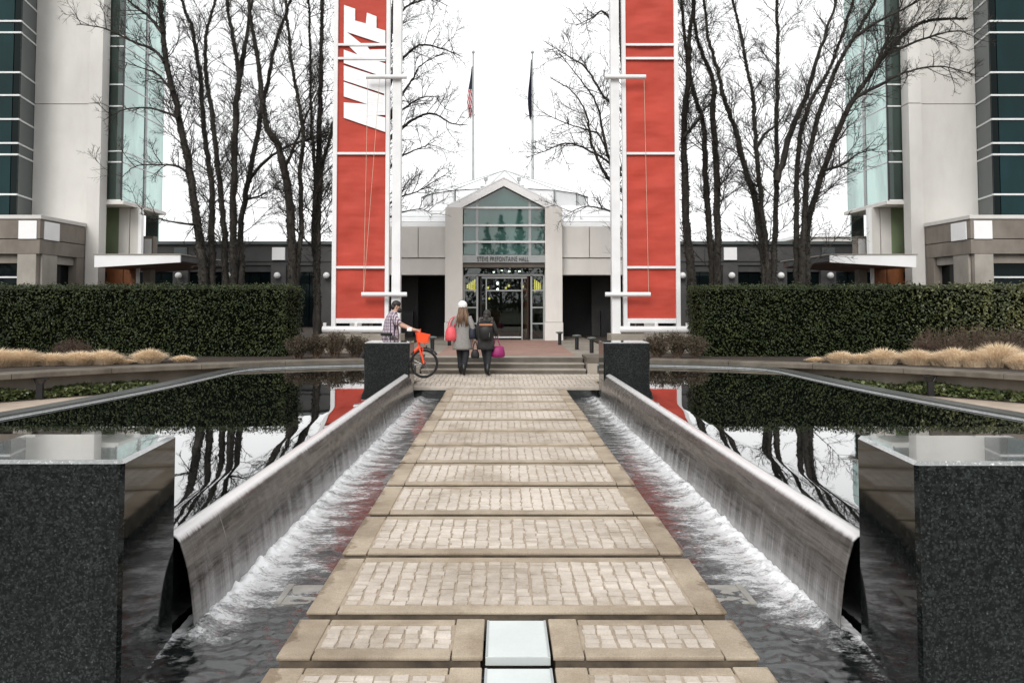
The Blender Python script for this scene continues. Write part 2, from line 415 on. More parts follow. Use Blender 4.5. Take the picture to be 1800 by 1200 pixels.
# ------------------------------------------------------------------ mesh helpers
COL = scene.collection
WL = {}
class MB:
    def __init__(s):
        s.v, s.f, s.m = [], [], []
    def quad(s, a, b, c, d, mi=0):
        k = len(s.v); s.v += [Vector(a), Vector(b), Vector(c), Vector(d)]; s.f.append((k, k+1, k+2, k+3)); s.m.append(mi)
    def poly(s, pts, mi=0):
        k = len(s.v); s.v += [Vector(p) for p in pts]; s.f.append(tuple(range(k, k+len(pts)))); s.m.append(mi)
    def box(s, x0, x1, y0, y1, z0, z1, mi=0):
        if x0 > x1: x0, x1 = x1, x0
        if y0 > y1: y0, y1 = y1, y0
        if z0 > z1: z0, z1 = z1, z0
        k = len(s.v)
        s.v += [Vector(p) for p in ((x0,y0,z0),(x1,y0,z0),(x1,y1,z0),(x0,y1,z0),(x0,y0,z1),(x1,y0,z1),(x1,y1,z1),(x0,y1,z1))]
        for q in ((0,3,2,1),(4,5,6,7),(0,1,5,4),(1,2,6,5),(2,3,7,6),(3,0,4,7)):
            s.f.append(tuple(k+i for i in q)); s.m.append(mi)
        return s
    def prism(s, pts, y0, y1, mi=0):                     # polygon in x,z extruded along y
        n = len(pts); k = len(s.v)
        s.v += [Vector((p[0], y0, p[1])) for p in pts] + [Vector((p[0], y1, p[1])) for p in pts]
        s.f.append(tuple(k+i for i in range(n))); s.f.append(tuple(k+n+i for i in reversed(range(n)))); s.m += [mi, mi]
        for i in range(n):
            j = (i+1) % n
            s.f.append((k+i, k+n+i, k+n+j, k+j)); s.m.append(mi)
        return s
    def flat(s, pts, z0, z1, mi=0):                      # polygon in x,y extruded along z
        n = len(pts); k = len(s.v)
        s.v += [Vector((p[0], p[1], z0)) for p in pts] + [Vector((p[0], p[1], z1)) for p in pts]
        s.f.append(tuple(k+i for i in reversed(range(n)))); s.f.append(tuple(k+n+i for i in range(n))); s.m += [mi, mi]
        for i in range(n):
            j = (i+1) % n
            s.f.append((k+i, k+j, k+n+j, k+n+i)); s.m.append(mi)
        return s
    def tube(s, pts, rad, sides=8, cap=True, mi=0, squash=1.0):
        pts = [Vector(p) for p in pts]; n = len(pts)
        if not hasattr(rad, '__len__'): rad = [rad] * n
        k = len(s.v)
        up = None
        for i, p in enumerate(pts):
            d = (pts[min(i+1, n-1)] - pts[max(i-1, 0)])
            if d.length < 1e-9: d = Vector((0, 0, 1))
            d.normalize()
            if up is None:
                up = d.orthogonal().normalized()
            else:
                up = (up - d * up.dot(d))
                up = up.normalized() if up.length > 1e-6 else d.orthogonal().normalized()
            si = d.cross(up)
            for j in range(sides):
                a = 2 * math.pi * j / sides
                s.v.append(p + (up * math.cos(a) + si * math.sin(a) * squash) * rad[i])
        for i in range(n-1):
            for j in range(sides):
                a, b2 = k+i*sides+j, k+i*sides+(j+1) % sides
                s.f.append((a, b2, b2+sides, a+sides)); s.m.append(mi)
        if cap:
            s.f.append(tuple(k+j for j in reversed(range(sides)))); s.m.append(mi)
            s.f.append(tuple(k+(n-1)*sides+j for j in range(sides))); s.m.append(mi)
        return s
    def loft(s, rings, n=16, cap=True, mi=0, wob=0.0, seed=0):   # rings of (cx,cy,cz,rx,ry)
        k = len(s.v)
        for (cx, cy, cz, rx, ry) in rings:
            for j in range(n):
                a = 2 * math.pi * j / n
                q = 1 + wob * noise.noise((math.cos(a) * 2.5 + seed, math.sin(a) * 2.5, cz * 2.0))
                s.v.append(Vector((cx + rx * math.cos(a) * q, cy + ry * math.sin(a) * q, cz)))
        for i in range(len(rings)-1):
            for j in range(n):
                a, b2 = k+i*n+j, k+i*n+(j+1) % n
                s.f.append((a, b2, b2+n, a+n)); s.m.append(mi)
        if cap:
            s.f.append(tuple(k+j for j in reversed(range(n)))); s.m.append(mi)
            s.f.append(tuple(k+(len(rings)-1)*n+j for j in range(n))); s.m.append(mi)
        return s
    def build(s, name, mats, parent=None, origin=None, smooth=False, bev=0.0, sharp=None):
        me = bpy.data.meshes.new(name)
        if parent is not None: org = WL[parent.name]
        elif origin is not None: org = Vector(origin)
        else: org = Vector((0, 0, 0))
        me.from_pydata([tuple(v - org) for v in s.v], [], s.f)
        if not isinstance(mats, (list, tuple)): mats = [mats]
        for mm in mats: me.materials.append(MATS[mm])
        if len(mats) > 1: me.polygons.foreach_set('material_index', s.m)
        if bev:
            bm = bmesh.new(); bm.from_mesh(me)
            bmesh.ops.bevel(bm, geom=bm.edges[:], offset=bev, segments=2, affect='EDGES', profile=0.6)
            bm.to_mesh(me); bm.free()
        if smooth: me.polygons.foreach_set('use_smooth', [True] * len(me.polygons))
        me.update()
        if sharp:
            me.set_sharp_from_angle(angle=R(sharp))
        o = bpy.data.objects.new(name, me)
        COL.objects.link(o)
        if parent is not None:
            o.parent = parent; WL[o.name] = org.copy()
        else:
            o.location = org; WL[o.name] = org.copy()
        return o
def empty(name, loc=(0, 0, 0)):
    o = bpy.data.objects.new(name, None)
    COL.objects.link(o); o.location = loc; o.empty_display_size = 0.2
    WL[o.name] = Vector(loc)
    return o
def tag(o, label=None, cat=None, group=None, kind=None):
    if label: o['label'] = label
    if cat: o['category'] = cat
    if group: o['group'] = group
    if kind: o['kind'] = kind
    return o
def box(name, mat, x0, x1, y0, y1, z0, z1, parent=None, bev=0.0, origin=None):
    if parent is None and origin is None:
        origin = ((x0+x1)/2, (y0+y1)/2, min(z0, z1))
    return MB().box(x0, x1, y0, y1, z0, z1).build(name, mat, parent, origin, bev=bev)
def copy_tree(o, parent=None):
    c = o.copy(); COL.objects.link(c); c.parent = parent
    for ch in o.children: copy_tree(ch, c)
    return c
def leaf_cloud(mb, pts_normals, size, rg, spread=1.0, asp=0.5):
    for p, nrm in pts_normals:
        d = Vector((rg.gauss(0, 1), rg.gauss(0, 1), rg.gauss(0, 1))) * spread + nrm
        if d.length < 1e-4: continue
        d.normalize()
        s = size * rg.uniform(0.6, 1.25)
        side = d.orthogonal(); side.normalize()
        side = Matrix.Rotation(rg.uniform(0, 6.28), 3, d) @ side
        fw = d.cross(side)
        k = len(mb.v)
        mb.v += [p - fw * s * 0.5, p + side * s * asp * 0.5 + d * s * 0.08, p + fw * s * 0.5, p - side * s * asp * 0.5 + d * s * 0.08]
        mb.f.append((k, k+1, k+2, k+3)); mb.m.append(0)

# ================================================================== SETTING
# ground: one sheet to the horizon with the basin of the fountain cut out of it
gx0, gx1, gy0, gy1 = AX - 3.2, AX + 3.2, -4.0, 16.38
mb = MB()
XS = [-900, gx0, gx1, 900]; YS = [-900, gy0, gy1, 1200]
for i in range(3):
    for j in range(3):
        if i == 1 and j == 1: continue
        mb.quad((XS[i], YS[j], 0), (XS[i+1], YS[j], 0), (XS[i+1], YS[j+1], 0), (XS[i], YS[j+1], 0))
tag(mb.build('ground', 'lawn'), kind='structure')
mb = MB()
mb.quad((gx0, gy0, -0.6), (gx1, gy0, -0.6), (gx1, gy1, -0.6), (gx0, gy1, -0.6))
mb.quad((gx0, gy0, -0.6), (gx0, gy1, -0.6), (gx0, gy1, 0.0), (gx0, gy0, 0.0))
mb.quad((gx1, gy0, -0.6), (gx1, gy1, -0.6), (gx1, gy1, 0.0), (gx1, gy0, 0.0))
mb.quad((gx0, gy1, -0.6), (gx1, gy1, -0.6), (gx1, gy1, -0.001), (gx0, gy1, -0.001))
mb.quad((gx0, gy0, -0.6), (gx1, gy0, -0.6), (gx1, gy0, -0.001), (gx0, gy0, -0.001))
tag(mb.build('fountain_basin', 'granite_wet'), kind='structure')

# ---------------------------------------------------------------- walkway slabs with cobbles
WALK_L, WALK_R = AX - 1.165, AX + 1.150
def cobble_mesh(i):
    rg = random.Random(100 + i)
    bm = bmesh.new()
    w, d, h = 0.0785 + rg.uniform(-.005, .003), 0.0525 + rg.uniform(-.003, .0015), 0.018
    bmesh.ops.create_cube(bm, size=1)
    for v in bm.verts:
        top = v.co.z > 0
        k = 0.955 if top else 1.0
        v.co = Vector((v.co.x * w * k + rg.uniform(-.0035, .0035), v.co.y * d * k + rg.uniform(-.003, .003), v.co.z * h - h / 2 + (rg.uniform(-.0025, .002) if top else 0)))
    me = bpy.data.meshes.new('cobble'); bm.to_mesh(me); bm.free()
    me.materials.append(MATS['cobble'])
    return me
COBS = [cobble_mesh(i) for i in range(8)]
def cobbles(slab, xa, xb, ya, yb, ncol, nrow, single, rg):
    org = WL[slab.name]
    cw, rh = (xb - xa) / ncol, (yb - ya) / nrow
    spots = []
    ph = rg.uniform(0, 9)
    for c in range(ncol):
        sh = rg.uniform(-0.4, 0.4) * rh
        for r in range(nrow):
            x = xa + (c + .5) * cw + 0.010 * noise.noise((c * 0.6 + ph, r * 0.55, 0)) + rg.uniform(-.003, .003)
            y = ya + (r + .5) * rh + sh * (0.6 if 0 < r < nrow - 1 else 0.15) + rg.uniform(-.003, .003)
            spots.append((x, y, rg.uniform(-.004, .002), rg.uniform(-.03, .03), rg.randrange(8), rg.uniform(.9, 1.08) * cw / 0.0875, rg.uniform(.92, 1.06) * rh / 0.055))
    if single:
        for (x, y, z, a, k, sx, sy) in spots:
            o = bpy.data.objects.new('cobble', COBS[k]); COL.objects.link(o)
            o.parent = slab; o.location = Vector((x, y, z)) - org; o.rotation_euler.z = a; o.scale = (sx, sy, 1)
    else:
        mb = MB()
        for (x, y, z, a, k, sx, sy) in spots:
            b0 = len(mb.v)
            ca, sa = math.cos(a), math.sin(a)
            for v in COBS[k].vertices:
                q = v.co
                mb.v.append(Vector((x + q.x * sx * ca - q.y * sy * sa, y + q.x * sx * sa + q.y * sy * ca, z + q.z)))
            for p in COBS[k].polygons:
                mb.f.append(tuple(b0 + i for i in p.vertices)); mb.m.append(0)
        o = mb.build('cobbles', 'cobble', slab)
        o['kind'] = 'stuff'
def border(slab, x0, x1, y0, y1):
    box('border_stone', 'border_stone', x0, x1, y0, y1, -0.020, 0.0 + rnd.uniform(-.004, .003), slab, bev=0.0085)
def full_slab(y0, y1, single):
    rg = random.Random(int(y0 * 100))
    x0, x1 = WALK_L + rg.uniform(-.008, .008), WALK_R + rg.uniform(-.008, .008)
    s = MB().box(x0 + .012, x1 - .012, y0 + .010, y1 - .012, -0.16, -0.021).box(x0 + .15, x1 - .15, y0 + .09, y1 - .07, -0.0205, -0.008, 1).build('paving_slab', ['slab_edge', 'mortar'], None, ((x0+x1)/2, y0, -.16))
    tag(s, kind='structure')
    bw, g = 0.165, 0.006
    border(s, x0, x0 + bw, y0, y1); border(s, x1 - bw, x1, y0, y1)
    xm = x0 + (x1 - x0) * rg.uniform(.4, .6)
    for (a, b2) in ((y0, y0 + .105), (y1 - .085, y1)):
        border(s, x0 + bw + g, x1 - bw - g, a, b2)
    cobbles(s, x0 + bw + .014, x1 - bw - .014, y0 + .112, y1 - .092, 22, 12, single, rg)
def half_slab(y0, y1, single):
    rg = random.Random(int(y0 * 100))
    x0, x1 = WALK_L - .004, WALK_R + .004
    gl, grr = AX - 0.165, AX + 0.150
    for side in (0, 1):
        a, b2 = (x0, gl - .012) if side == 0 else (grr + .012, x1)
        s = MB().box(a + .012, b2 - .012, y0 + .010, y1 - .012, -0.16, -0.021).box(a + .13, b2 - .13, y0 + .09, y1 - .06, -0.0205, -0.008, 1).build('paving_slab', ['slab_edge', 'mortar'], None, ((a+b2)/2, y0, -.16))
        tag(s, kind='structure')
        bo, bi = 0.165, 0.15
        l, r = (bo, bi) if side == 0 else (bi, bo)
        border(s, a, a + l, y0, y1); border(s, b2 - r, b2, y0, y1)
        border(s, a + l + .006, b2 - r - .006, y0, y0 + .105); border(s, a + l + .006, b2 - r - .006, y1 - .075, y1)
        cobbles(s, a + l + .014, b2 - r - .014, y0 + .112, y1 - .082, 8, 5, single, rg)
    p = MB().box(gl, grr, y0 + .02, y1 - .004, -0.05, -0.006).build('light_well_panel', 'frosted', None, ((gl+grr)/2, (y0+y1)/2, -.05), bev=0.004)
    tag(p, kind='structure')
    f = MB()
    for (a, b2) in ((gl + .001, gl + .012), (grr - .012, grr - .001)):
        f.box(a, b2, y0 + .022, y1 - .006, -0.045, -0.0035)
    f.build('panel_trim', 'mullion_grey', p)
for (a, b2, s) in ((2.86, 3.35, False), (3.45, 3.93, True), (4.035, 4.51, True)):
    half_slab(a, b2, s)
y = 4.615
k = 0
while y < 16.2:
    full_slab(y, min(y + 0.958, 16.36), k < 2)
    y += 1.063; k += 1
# beams that carry the slabs above the water
mb = MB()
for xx in (AX - .8, AX + .8):
    mb.box(xx - .1, xx + .1, 2.0, 16.36, -0.6, -0.165)
tag(mb.build('walkway_beams', 'granite_wet'), kind='structure')
# landing before the steps: joined setts, too small to pick apart
mb = MB()
mb.box(AX - 1.9, AX + 1.9, 16.38, 17.62, -0.05, -0.012); mb.box(AX - 3.0, AX + 3.0, 17.622, 19.42, -0.05, -0.0125)
for v in mb.v: v.z += 0.016
tag(mb.build('landing', 'mortar'), kind='structure')
mb = MB(); rg = random.Random(3)
land = bpy.data.objects['landing']
for i in range(-30, 31):
    for j in range(16):
        x, y = AX + i * 0.1, 16.52 + j * 0.19 + rg.uniform(-.02, .02)
        if y < 17.7 and abs(x - AX) > 1.84: continue
        if y > 19.3: continue
        x += 0.012 * math.sin(j * 1.3)
        z = 0.018 + rg.uniform(-.004, .003)
        mb.box(x - .042, x + .042, y - .088, y + .088, 0.0, z)
o = mb.build('sett_paving', 'sett', land); o['kind'] = 'stuff'
o = box('edge_stone', 'sett', AX - 1.9, AX + 1.9, 16.372, 16.47, -0.045, 0.02, land, bev=.012)

# ---------------------------------------------------------------- channel water
WZ = -0.20
def HLY(y): return 1.975 - (y - 4.8) * 0.0108
def wave(x, y):
    h = 0.0048 * noise.noise((x * 7, y * 13, 1.3)) + 0.0009 * noise.noise((x * 17, y * 28, 7.7)) + 0.004 * noise.noise((x * 4, y * 5, 3.1))
    if y < 5.8: h = h * (1 + (5.8 - y) * .8) + min(1.0, 5.8 - y) * (.010 * noise.noise((x * 13 + 3 * noise.noise((x * 3, y * 3, 0)), y * 21, 4.4)) + .006 * noise.noise((x * 27, y * 36, 1.4)))
    return h
xs = []
x = 0.0
for k in range(0, 11): xs.append(k * 0.1)
v = 1.0
while v < 1.97:
    v += 0.018; xs.append(min(v, 1.975))
xs = sorted(set(xs))
xs = [-q for q in reversed(xs[1:])] + xs
ys = []; y = 1.6
while y < 16.375:
    ys.append(y); y += 0.017 if y < 6 else 0.017 * (y / 6) ** 1.3
ys.append(16.375)
mb = MB()
nx = len(xs)
for y in ys:
    for x in xs:
        a = abs(x)
        h = wave(x, y) if a > .95 else 0
        if a > 1.45 and y > 4.75:
            q = math.exp(-((a - HLY(y) + .145) / 0.075) ** 2)
            h += q * (0.028 + 0.045 * abs(noise.noise((x * 9, y * 11, 5.5))) + 0.02 * noise.noise((x * 30, y * 30, 2)))
            h += 0.012 * max(0, (a - 1.4)) * noise.noise((x * 25, y * 25, 9))
        mb.v.append(Vector((AX + x, y, WZ + h)))
for j in range(len(ys) - 1):
    for i in range(nx - 1):
        k = j * nx + i
        mb.f.append((k, k+1, k+1+nx, k+nx)); mb.m.append(0)
for s in (-1, 1):
    q = [(AX + s * 1.975, -4, WZ), (AX + s * 3.2, -4, WZ), (AX + s * 3.2, 4.3, WZ), (AX + s * 1.975, 4.3, WZ)]
    mb.poly(q if s > 0 else q[::-1])
tag(mb.build('channel_water', 'channel_water', smooth=True), kind='structure')

# ---------------------------------------------------------------- pools, weirs, rims
HL = 1.905
PZ = 0.365
PROFILE = [(-.50, .365), (-.38, .365), (-.30, .365), (-.265, .3648), (-.24, .3641), (-.215, .3629), (-.17, .3604), (-.12, .3576), (-.09, .3557), (-.06, .3535)]
FALL = [(-.06, .3535), (-.04, .3512), (-.022, .3475), (-.006, .3415), (.007, .3325), (.017, .320), (.025, .305), (.032, .286), (.044, .250), (.060, .200), (.075, .140), (.087, .075), (.097, .005), (.106, -.07), (.113, -.14), (.119, -.21), (.123, -.27)]
RIM = [(1.905, 17.40), (2.5, 17.28), (3.2, 17.10), (3.9, 16.86), (4.45, 16.60), (4.80, 16.36), (5.0, 16.1), (5.10, 15.7), (5.14, 15.0), (5.17, 14.2), (5.24, 13.0), (5.33, 12.0), (5.46, 11.0), (5.60, 10.1), (5.76, 9.2), (5.98, 8.0), (6.18, 6.8), (6.36, 5.6), (6.5, 4.3)]
def outer_x(y):
    for (a, b2) in zip(RIM, RIM[1:]):
        if b2[1] <= y <= a[1]:
            t = (a[1] - y) / (a[1] - b2[1]) if a[1] != b2[1] else 0
            return a[0] + (b2[0] - a[0]) * t
    return RIM[-1][0]
def sheet_jit(y, u, s):
    f = max(0.0, min(1.0, (u + .04) / .15))
    return f * (0.008 * noise.noise((y * 6 + s * 30, u * 2, 0)) + 0.004 * noise.noise((y * 19 + s * 30, u * 3, 4)))
for s, side in ((-1, 'left'), (1, 'right')):
    mb = MB()
    yy = [4.30 + (17.395 - 4.30) * i / 160 for i in range(161)]
    npf = len(PROFILE)
    W = npf + 6
    for y in yy:
        ox = max(outer_x(y), HL + .7)
        dr = 1.0 if 4.75 < y < 15.4 else 0.0
        row = []
        for i in range(6):
            t = i / 6
            u = -(ox - HLY(y)) * (1 - t) + (-.50) * t
            row.append((u, PZ))
        for (u, z) in PROFILE:
            row.append((u, z + 0.0004 * noise.noise((y * 1.3 + 50 * s, 0, 0)) * (1 if -.2 < u else 0)))
        for (u, z) in row:
            mb.v.append(Vector((AX + s * (HLY(y) - u), y, z)))
    for j in range(160):
        for i in range(W - 1):
            k = j * W + i
            q = (k, k+1, k+1+W, k+W)
            # clip to inside of the rim at the far end
            mb.f.append(q if s < 0 else q[::-1]); mb.m.append(0)
    # drop faces past the far rim
    keep_f = []
    for q in mb.f:
        c = sum((mb.v[i] for i in q), Vector()) / 4
        hx = s * (c.x - AX)
        ok = True
        for (a, b2) in zip(RIM, RIM[1:]):
            if a[0] <= hx <= b2[0] and a[1] - b2[1] > 0 and hx < 5.0:
                yl = a[1] + (b2[1] - a[1]) * (hx - a[0]) / (b2[0] - a[0])
                if c.y > yl + .10: ok = False
        if ok: keep_f.append(q)
    mb.f = keep_f; mb.m = [0] * len(keep_f)
    tag(mb.build('pool_water', 'pool_water', smooth=True), kind='structure')
    # falling sheet
    mb = MB()
    yy = []; y = 4.85
    while y < 15.6:
        yy.append(y); y += 0.03 * max(1, y / 6)
    yy.append(15.6)
    nf = len(FALL)
    for y in yy:
        for i, (u, z) in enumerate(FALL):
            uu = u + sheet_jit(y, u, s)
            zz = z + 0.0004 * noise.noise((y * 1.3 + 50 * s, 0, 0))
            mb.v.append(Vector((AX + s * (HLY(y) - uu), y, zz)))
    for j in range(len(yy) - 1):
        for i in range(nf - 1):
            k = j * nf + i
            q = (k, k+1, k+1+nf, k+nf)
            mb.f.append(q if s < 0 else q[::-1]); mb.m.append(0)
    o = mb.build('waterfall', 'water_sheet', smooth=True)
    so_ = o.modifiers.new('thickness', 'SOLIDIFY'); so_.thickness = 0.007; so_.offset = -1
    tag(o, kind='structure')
    # weir wall behind the sheet
    q = [(AX + s * (HLY(4.85) + .03), 4.87), (AX + s * (HLY(4.85) + .3), 4.87), (AX + s * (HLY(16.37) + .3), 16.37), (AX + s * (HLY(16.37) + .02), 16.37)]
    o = MB().flat(q if s > 0 else q[::-1], -0.6, 0.312).build('weir_wall', 'granite_wet')
    tag(o, kind='structure')
    # pool floor side wall near the camera, hidden behind the near block
    o = box('pool_wall', 'granite_polished', AX + s * (HL + .87), AX + s * 6.9, 3.95, 4.34, -0.05, 0.40)
    tag(o, kind='structure')
    # stepped coping of the pool
    prof = [(-0.03, 0.20), (-0.03, 0.372), (0.035, 0.374), (0.035, 0.388), (0.075, 0.388), (0.075, 0.400), (0.34, 0.402), (0.36, 0.385), (0.36, -0.02)]
    mb = MB(); n0 = len(prof)
    P2 = []
    for (a, b2) in zip(RIM, RIM[1:]):
        for i in range(4):
            t = i / 4; P2.append((a[0] + (b2[0]-a[0]) * t, a[1] + (b2[1]-a[1]) * t))
    P2.append(RIM[-1])
    for i, p in enumerate(P2):
        a, c = P2[max(i-2, 0)], P2[min(i+2, len(P2)-1)]
        tx, ty = c[0]-a[0], c[1]-a[1]; L = math.hypot(tx, ty); nx_, ny_ = -ty / L, tx / L
        for (o_, z) in prof:
            mb.v.append(Vector((AX + s * (p[0] + nx_ * o_), p[1] + ny_ * o_, z)))
    for i in range(len(P2) - 1):
        for j in range(n0 - 1):
            k = i * n0 + j
            q = (k, k+1, k+1+n0, k+n0)
            mb.f.append(q if s > 0 else q[::-1]); mb.m.append(1 if j in (1, 2) else 0)
    tag(mb.build('pool_coping', ['rim_granite', 'rim_metal']), kind='structure')

# ---------------------------------------------------------------- granite blocks
def block(x0, x1, y0, y1, z1, label, splay=0.0):
    if x0 > x1: x0, x1 = x1, x0
    bm = bmesh.new()
    bmesh.ops.create_cube(bm, size=1)
    cx, cy = (x0+x1)/2, (y0+y1)/2
    for v in bm.verts:
        v.co = Vector((v.co.x * (x1-x0), v.co.y * (y1-y0), (v.co.z + .5) * (z1 + .55)))
    for v in bm.verts:
        if v.co.y > 0 and splay: v.co.x += splay
    bmesh.ops.bevel(bm, geom=bm.edges[:], offset=0.018, segments=1, affect='EDGES')
    bm.normal_update()
    for f in bm.faces:
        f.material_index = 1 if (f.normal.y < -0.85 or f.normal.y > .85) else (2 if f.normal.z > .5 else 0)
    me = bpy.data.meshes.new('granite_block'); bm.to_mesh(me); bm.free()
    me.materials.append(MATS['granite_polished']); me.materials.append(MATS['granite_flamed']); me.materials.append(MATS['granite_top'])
    o = bpy.data.objects.new('granite_block', me); COL.objects.link(o)
    o.location = (cx, cy, -0.55); WL[o.name] = o.location.copy()
    tag(o, label, 'stone block', 'dark granite blocks at the fountain corners')
    return o
BZ = 0.94
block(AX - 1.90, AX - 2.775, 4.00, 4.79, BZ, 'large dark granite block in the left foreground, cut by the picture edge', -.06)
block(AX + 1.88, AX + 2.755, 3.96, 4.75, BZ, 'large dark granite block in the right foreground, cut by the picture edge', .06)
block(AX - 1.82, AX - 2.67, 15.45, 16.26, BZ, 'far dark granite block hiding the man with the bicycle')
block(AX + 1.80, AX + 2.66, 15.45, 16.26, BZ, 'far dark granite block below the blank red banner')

# ---------------------------------------------------------------- steps, platform, terrace
PLZ = 0.345
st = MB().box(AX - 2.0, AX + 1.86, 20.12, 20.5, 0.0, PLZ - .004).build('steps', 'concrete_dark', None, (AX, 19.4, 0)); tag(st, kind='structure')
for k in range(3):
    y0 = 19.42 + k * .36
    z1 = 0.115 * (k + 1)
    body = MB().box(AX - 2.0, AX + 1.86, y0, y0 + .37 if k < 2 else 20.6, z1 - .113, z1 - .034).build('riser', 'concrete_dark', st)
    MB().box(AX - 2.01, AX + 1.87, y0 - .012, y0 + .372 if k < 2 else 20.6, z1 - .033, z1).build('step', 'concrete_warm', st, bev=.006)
for s in (-1, 1):
    o = box('cheek_wall', 'concrete_warm', AX + s * (1.90 if s > 0 else 2.03), AX + s * 2.36, 19.40, 20.6, 0.0, 0.27); tag(o, kind='structure')
    box('wall_cap', 'bench_concrete', AX + s * (1.885 if s > 0 else 2.015), AX + s * 2.39, 19.38, 20.6, 0.272, 0.40, o, bev=.008)
mb = MB(); mb.box(AX - 3.0, AX + 3.0, 20.6, 40, 0.0, PLZ - .006)
tag(mb.build('platform', 'concrete_warm'), kind='structure')
mb = MB(); mb.box(AX - 1.75, AX + 1.75, 20.95, 29.4, PLZ - .004, PLZ)
tag(mb.build('brick_paving', 'brick_paving'), kind='structure')
BR, BCY = 11.0, 6.9                          # bench circle
def arc(rad, a):                             # a from straight ahead, outward
    return (rad * math.sin(a), BCY + rad * math.cos(a))
for s in (-1, 1):
    # planted terrace behind the bench
    pts = [arc(BR + .46, math.asin(3.0 / (BR + .46)) + (R(100) - math.asin(3.0 / (BR + .46))) * i / 40) for i in range(41)]
    poly = [(3.0, 60.0)] + pts + [(70.0, pts[-1][1]), (70.0, 60.0)]
    poly = [(AX + s * p[0], p[1]) for p in poly]
    mb = MB(); mb.flat(poly if s < 0 else poly, 0.0, 0.40)
    tag(mb.build('terrace', 'soil'), kind='structure')
    # path between coping and bed
    mb = MB()
    inner = [(5.35, 16.0), (5.45, 14.2), (5.6, 11.5), (6.0, 9.0), (6.7, 4.5), (6.9, 2.0)]
    outp = [arc(BR + .02, R(28 + 82 * i / 40)) for i in range(41)]
    ring_ = [(5.1, 16.35)] + outp + inner[::-1]
    mb.poly([(AX + s * q[0], q[1], 0.006) for q in (ring_ if s < 0 else ring_[::-1])][::-1])
    tag(mb.build('path', 'path'), kind='structure')
    mb = MB()
    for i in range(60):
        a0, a1 = R(14 + i * 1.3), R(14 + (i + 1) * 1.3)
        p = [arc(BR + .024, a0), arc(BR + .45, a0), arc(BR + .45, a1), arc(BR + .024, a1)]
        h = [0.012, 0.05, 0.05, 0.012]
        mb.poly([(AX + s * q[0], q[1], z) for q, z in (list(zip(p, h)) if s < 0 else list(zip(p, h))[::-1])])
    tag(mb.build('planting_bed', 'soil'), kind='structure')
    # low wall carrying the bench
    mb = MB(); n = 56; a_s, a_e = math.asin(3.0 / BR), R(92)
    sec = [(BR + .40, 0.0), (BR + .40, 0.372), (BR + .455, 0.372), (BR + .455, 0.0)]
    def sweep(mb, sec, a_s, a_e, n):
        k0 = len(mb.v); m_ = len(sec)
        for i in range(n + 1):
            a = a_s + (a_e - a_s) * i / n
            for (r_, z) in sec:
                p = arc(r_, a); mb.v.append(Vector((AX + s * p[0], p[1], z)))
        for i in range(n):
            for j in range(m_):
                k = k0 + i * m_ + j; l = k0 + i * m_ + (j + 1) % m_
                q = (k, l, l + m_, k + m_)
                mb.f.append(q if s < 0 else q[::-1]); mb.m.append(0)
        mb.f.append(tuple(k0 + j for j in range(m_))); mb.f.append(tuple(k0 + n * m_ + j for j in reversed(range(m_)))); mb.m += [0, 0]
    sweep(mb, sec, a_s, a_e, n)
    tag(mb.build('retaining_wall', 'concrete_warm'), kind='structure')
    p = arc(BR, R(45))
    bench = empty('curved_bench', (AX + s * p[0], p[1], 0))
    tag(bench, 'long curved concrete bench seat sweeping round the %s pool' % ('left' if s < 0 else 'right'), 'bench', 'curved benches round the pools')
    seg = 9
    for i in range(seg):
        e0 = a_s + (a_e - a_s) * i / seg + .0004; e1 = a_s + (a_e - a_s) * (i + 1) / seg - .0004
        mb = MB()
        sweep(mb, [(BR, .392), (BR, .468), (BR + .012, .48), (BR + .52, .48), (BR + .52, .378), (BR + .03, .378)], e0, e1, 8)
        mb.build('seat_segment', 'bench_concrete', bench)
    for ang in ((math.asin(8.17 / 11.12) if s < 0 else math.asin(7.66 / 11.12)), R(75)):
        q = arc(BR + .035, ang)
        lx, ly = AX + s * q[0], q[1]
        mb = MB()
        mb.box(lx - .055, lx + .055, ly - .03, ly + .03, 0.0, 0.27)
        mb.tube([(lx - .04, ly, .25), (lx - .11, ly, .377)], .018, 6); mb.tube([(lx + .04, ly, .25), (lx + .11, ly, .377)], .018, 6)
        mb.box(lx - .14, lx + .14, ly - .03, ly + .03, .360, .377)
        mb.build('leg', 'dark_metal', bench)

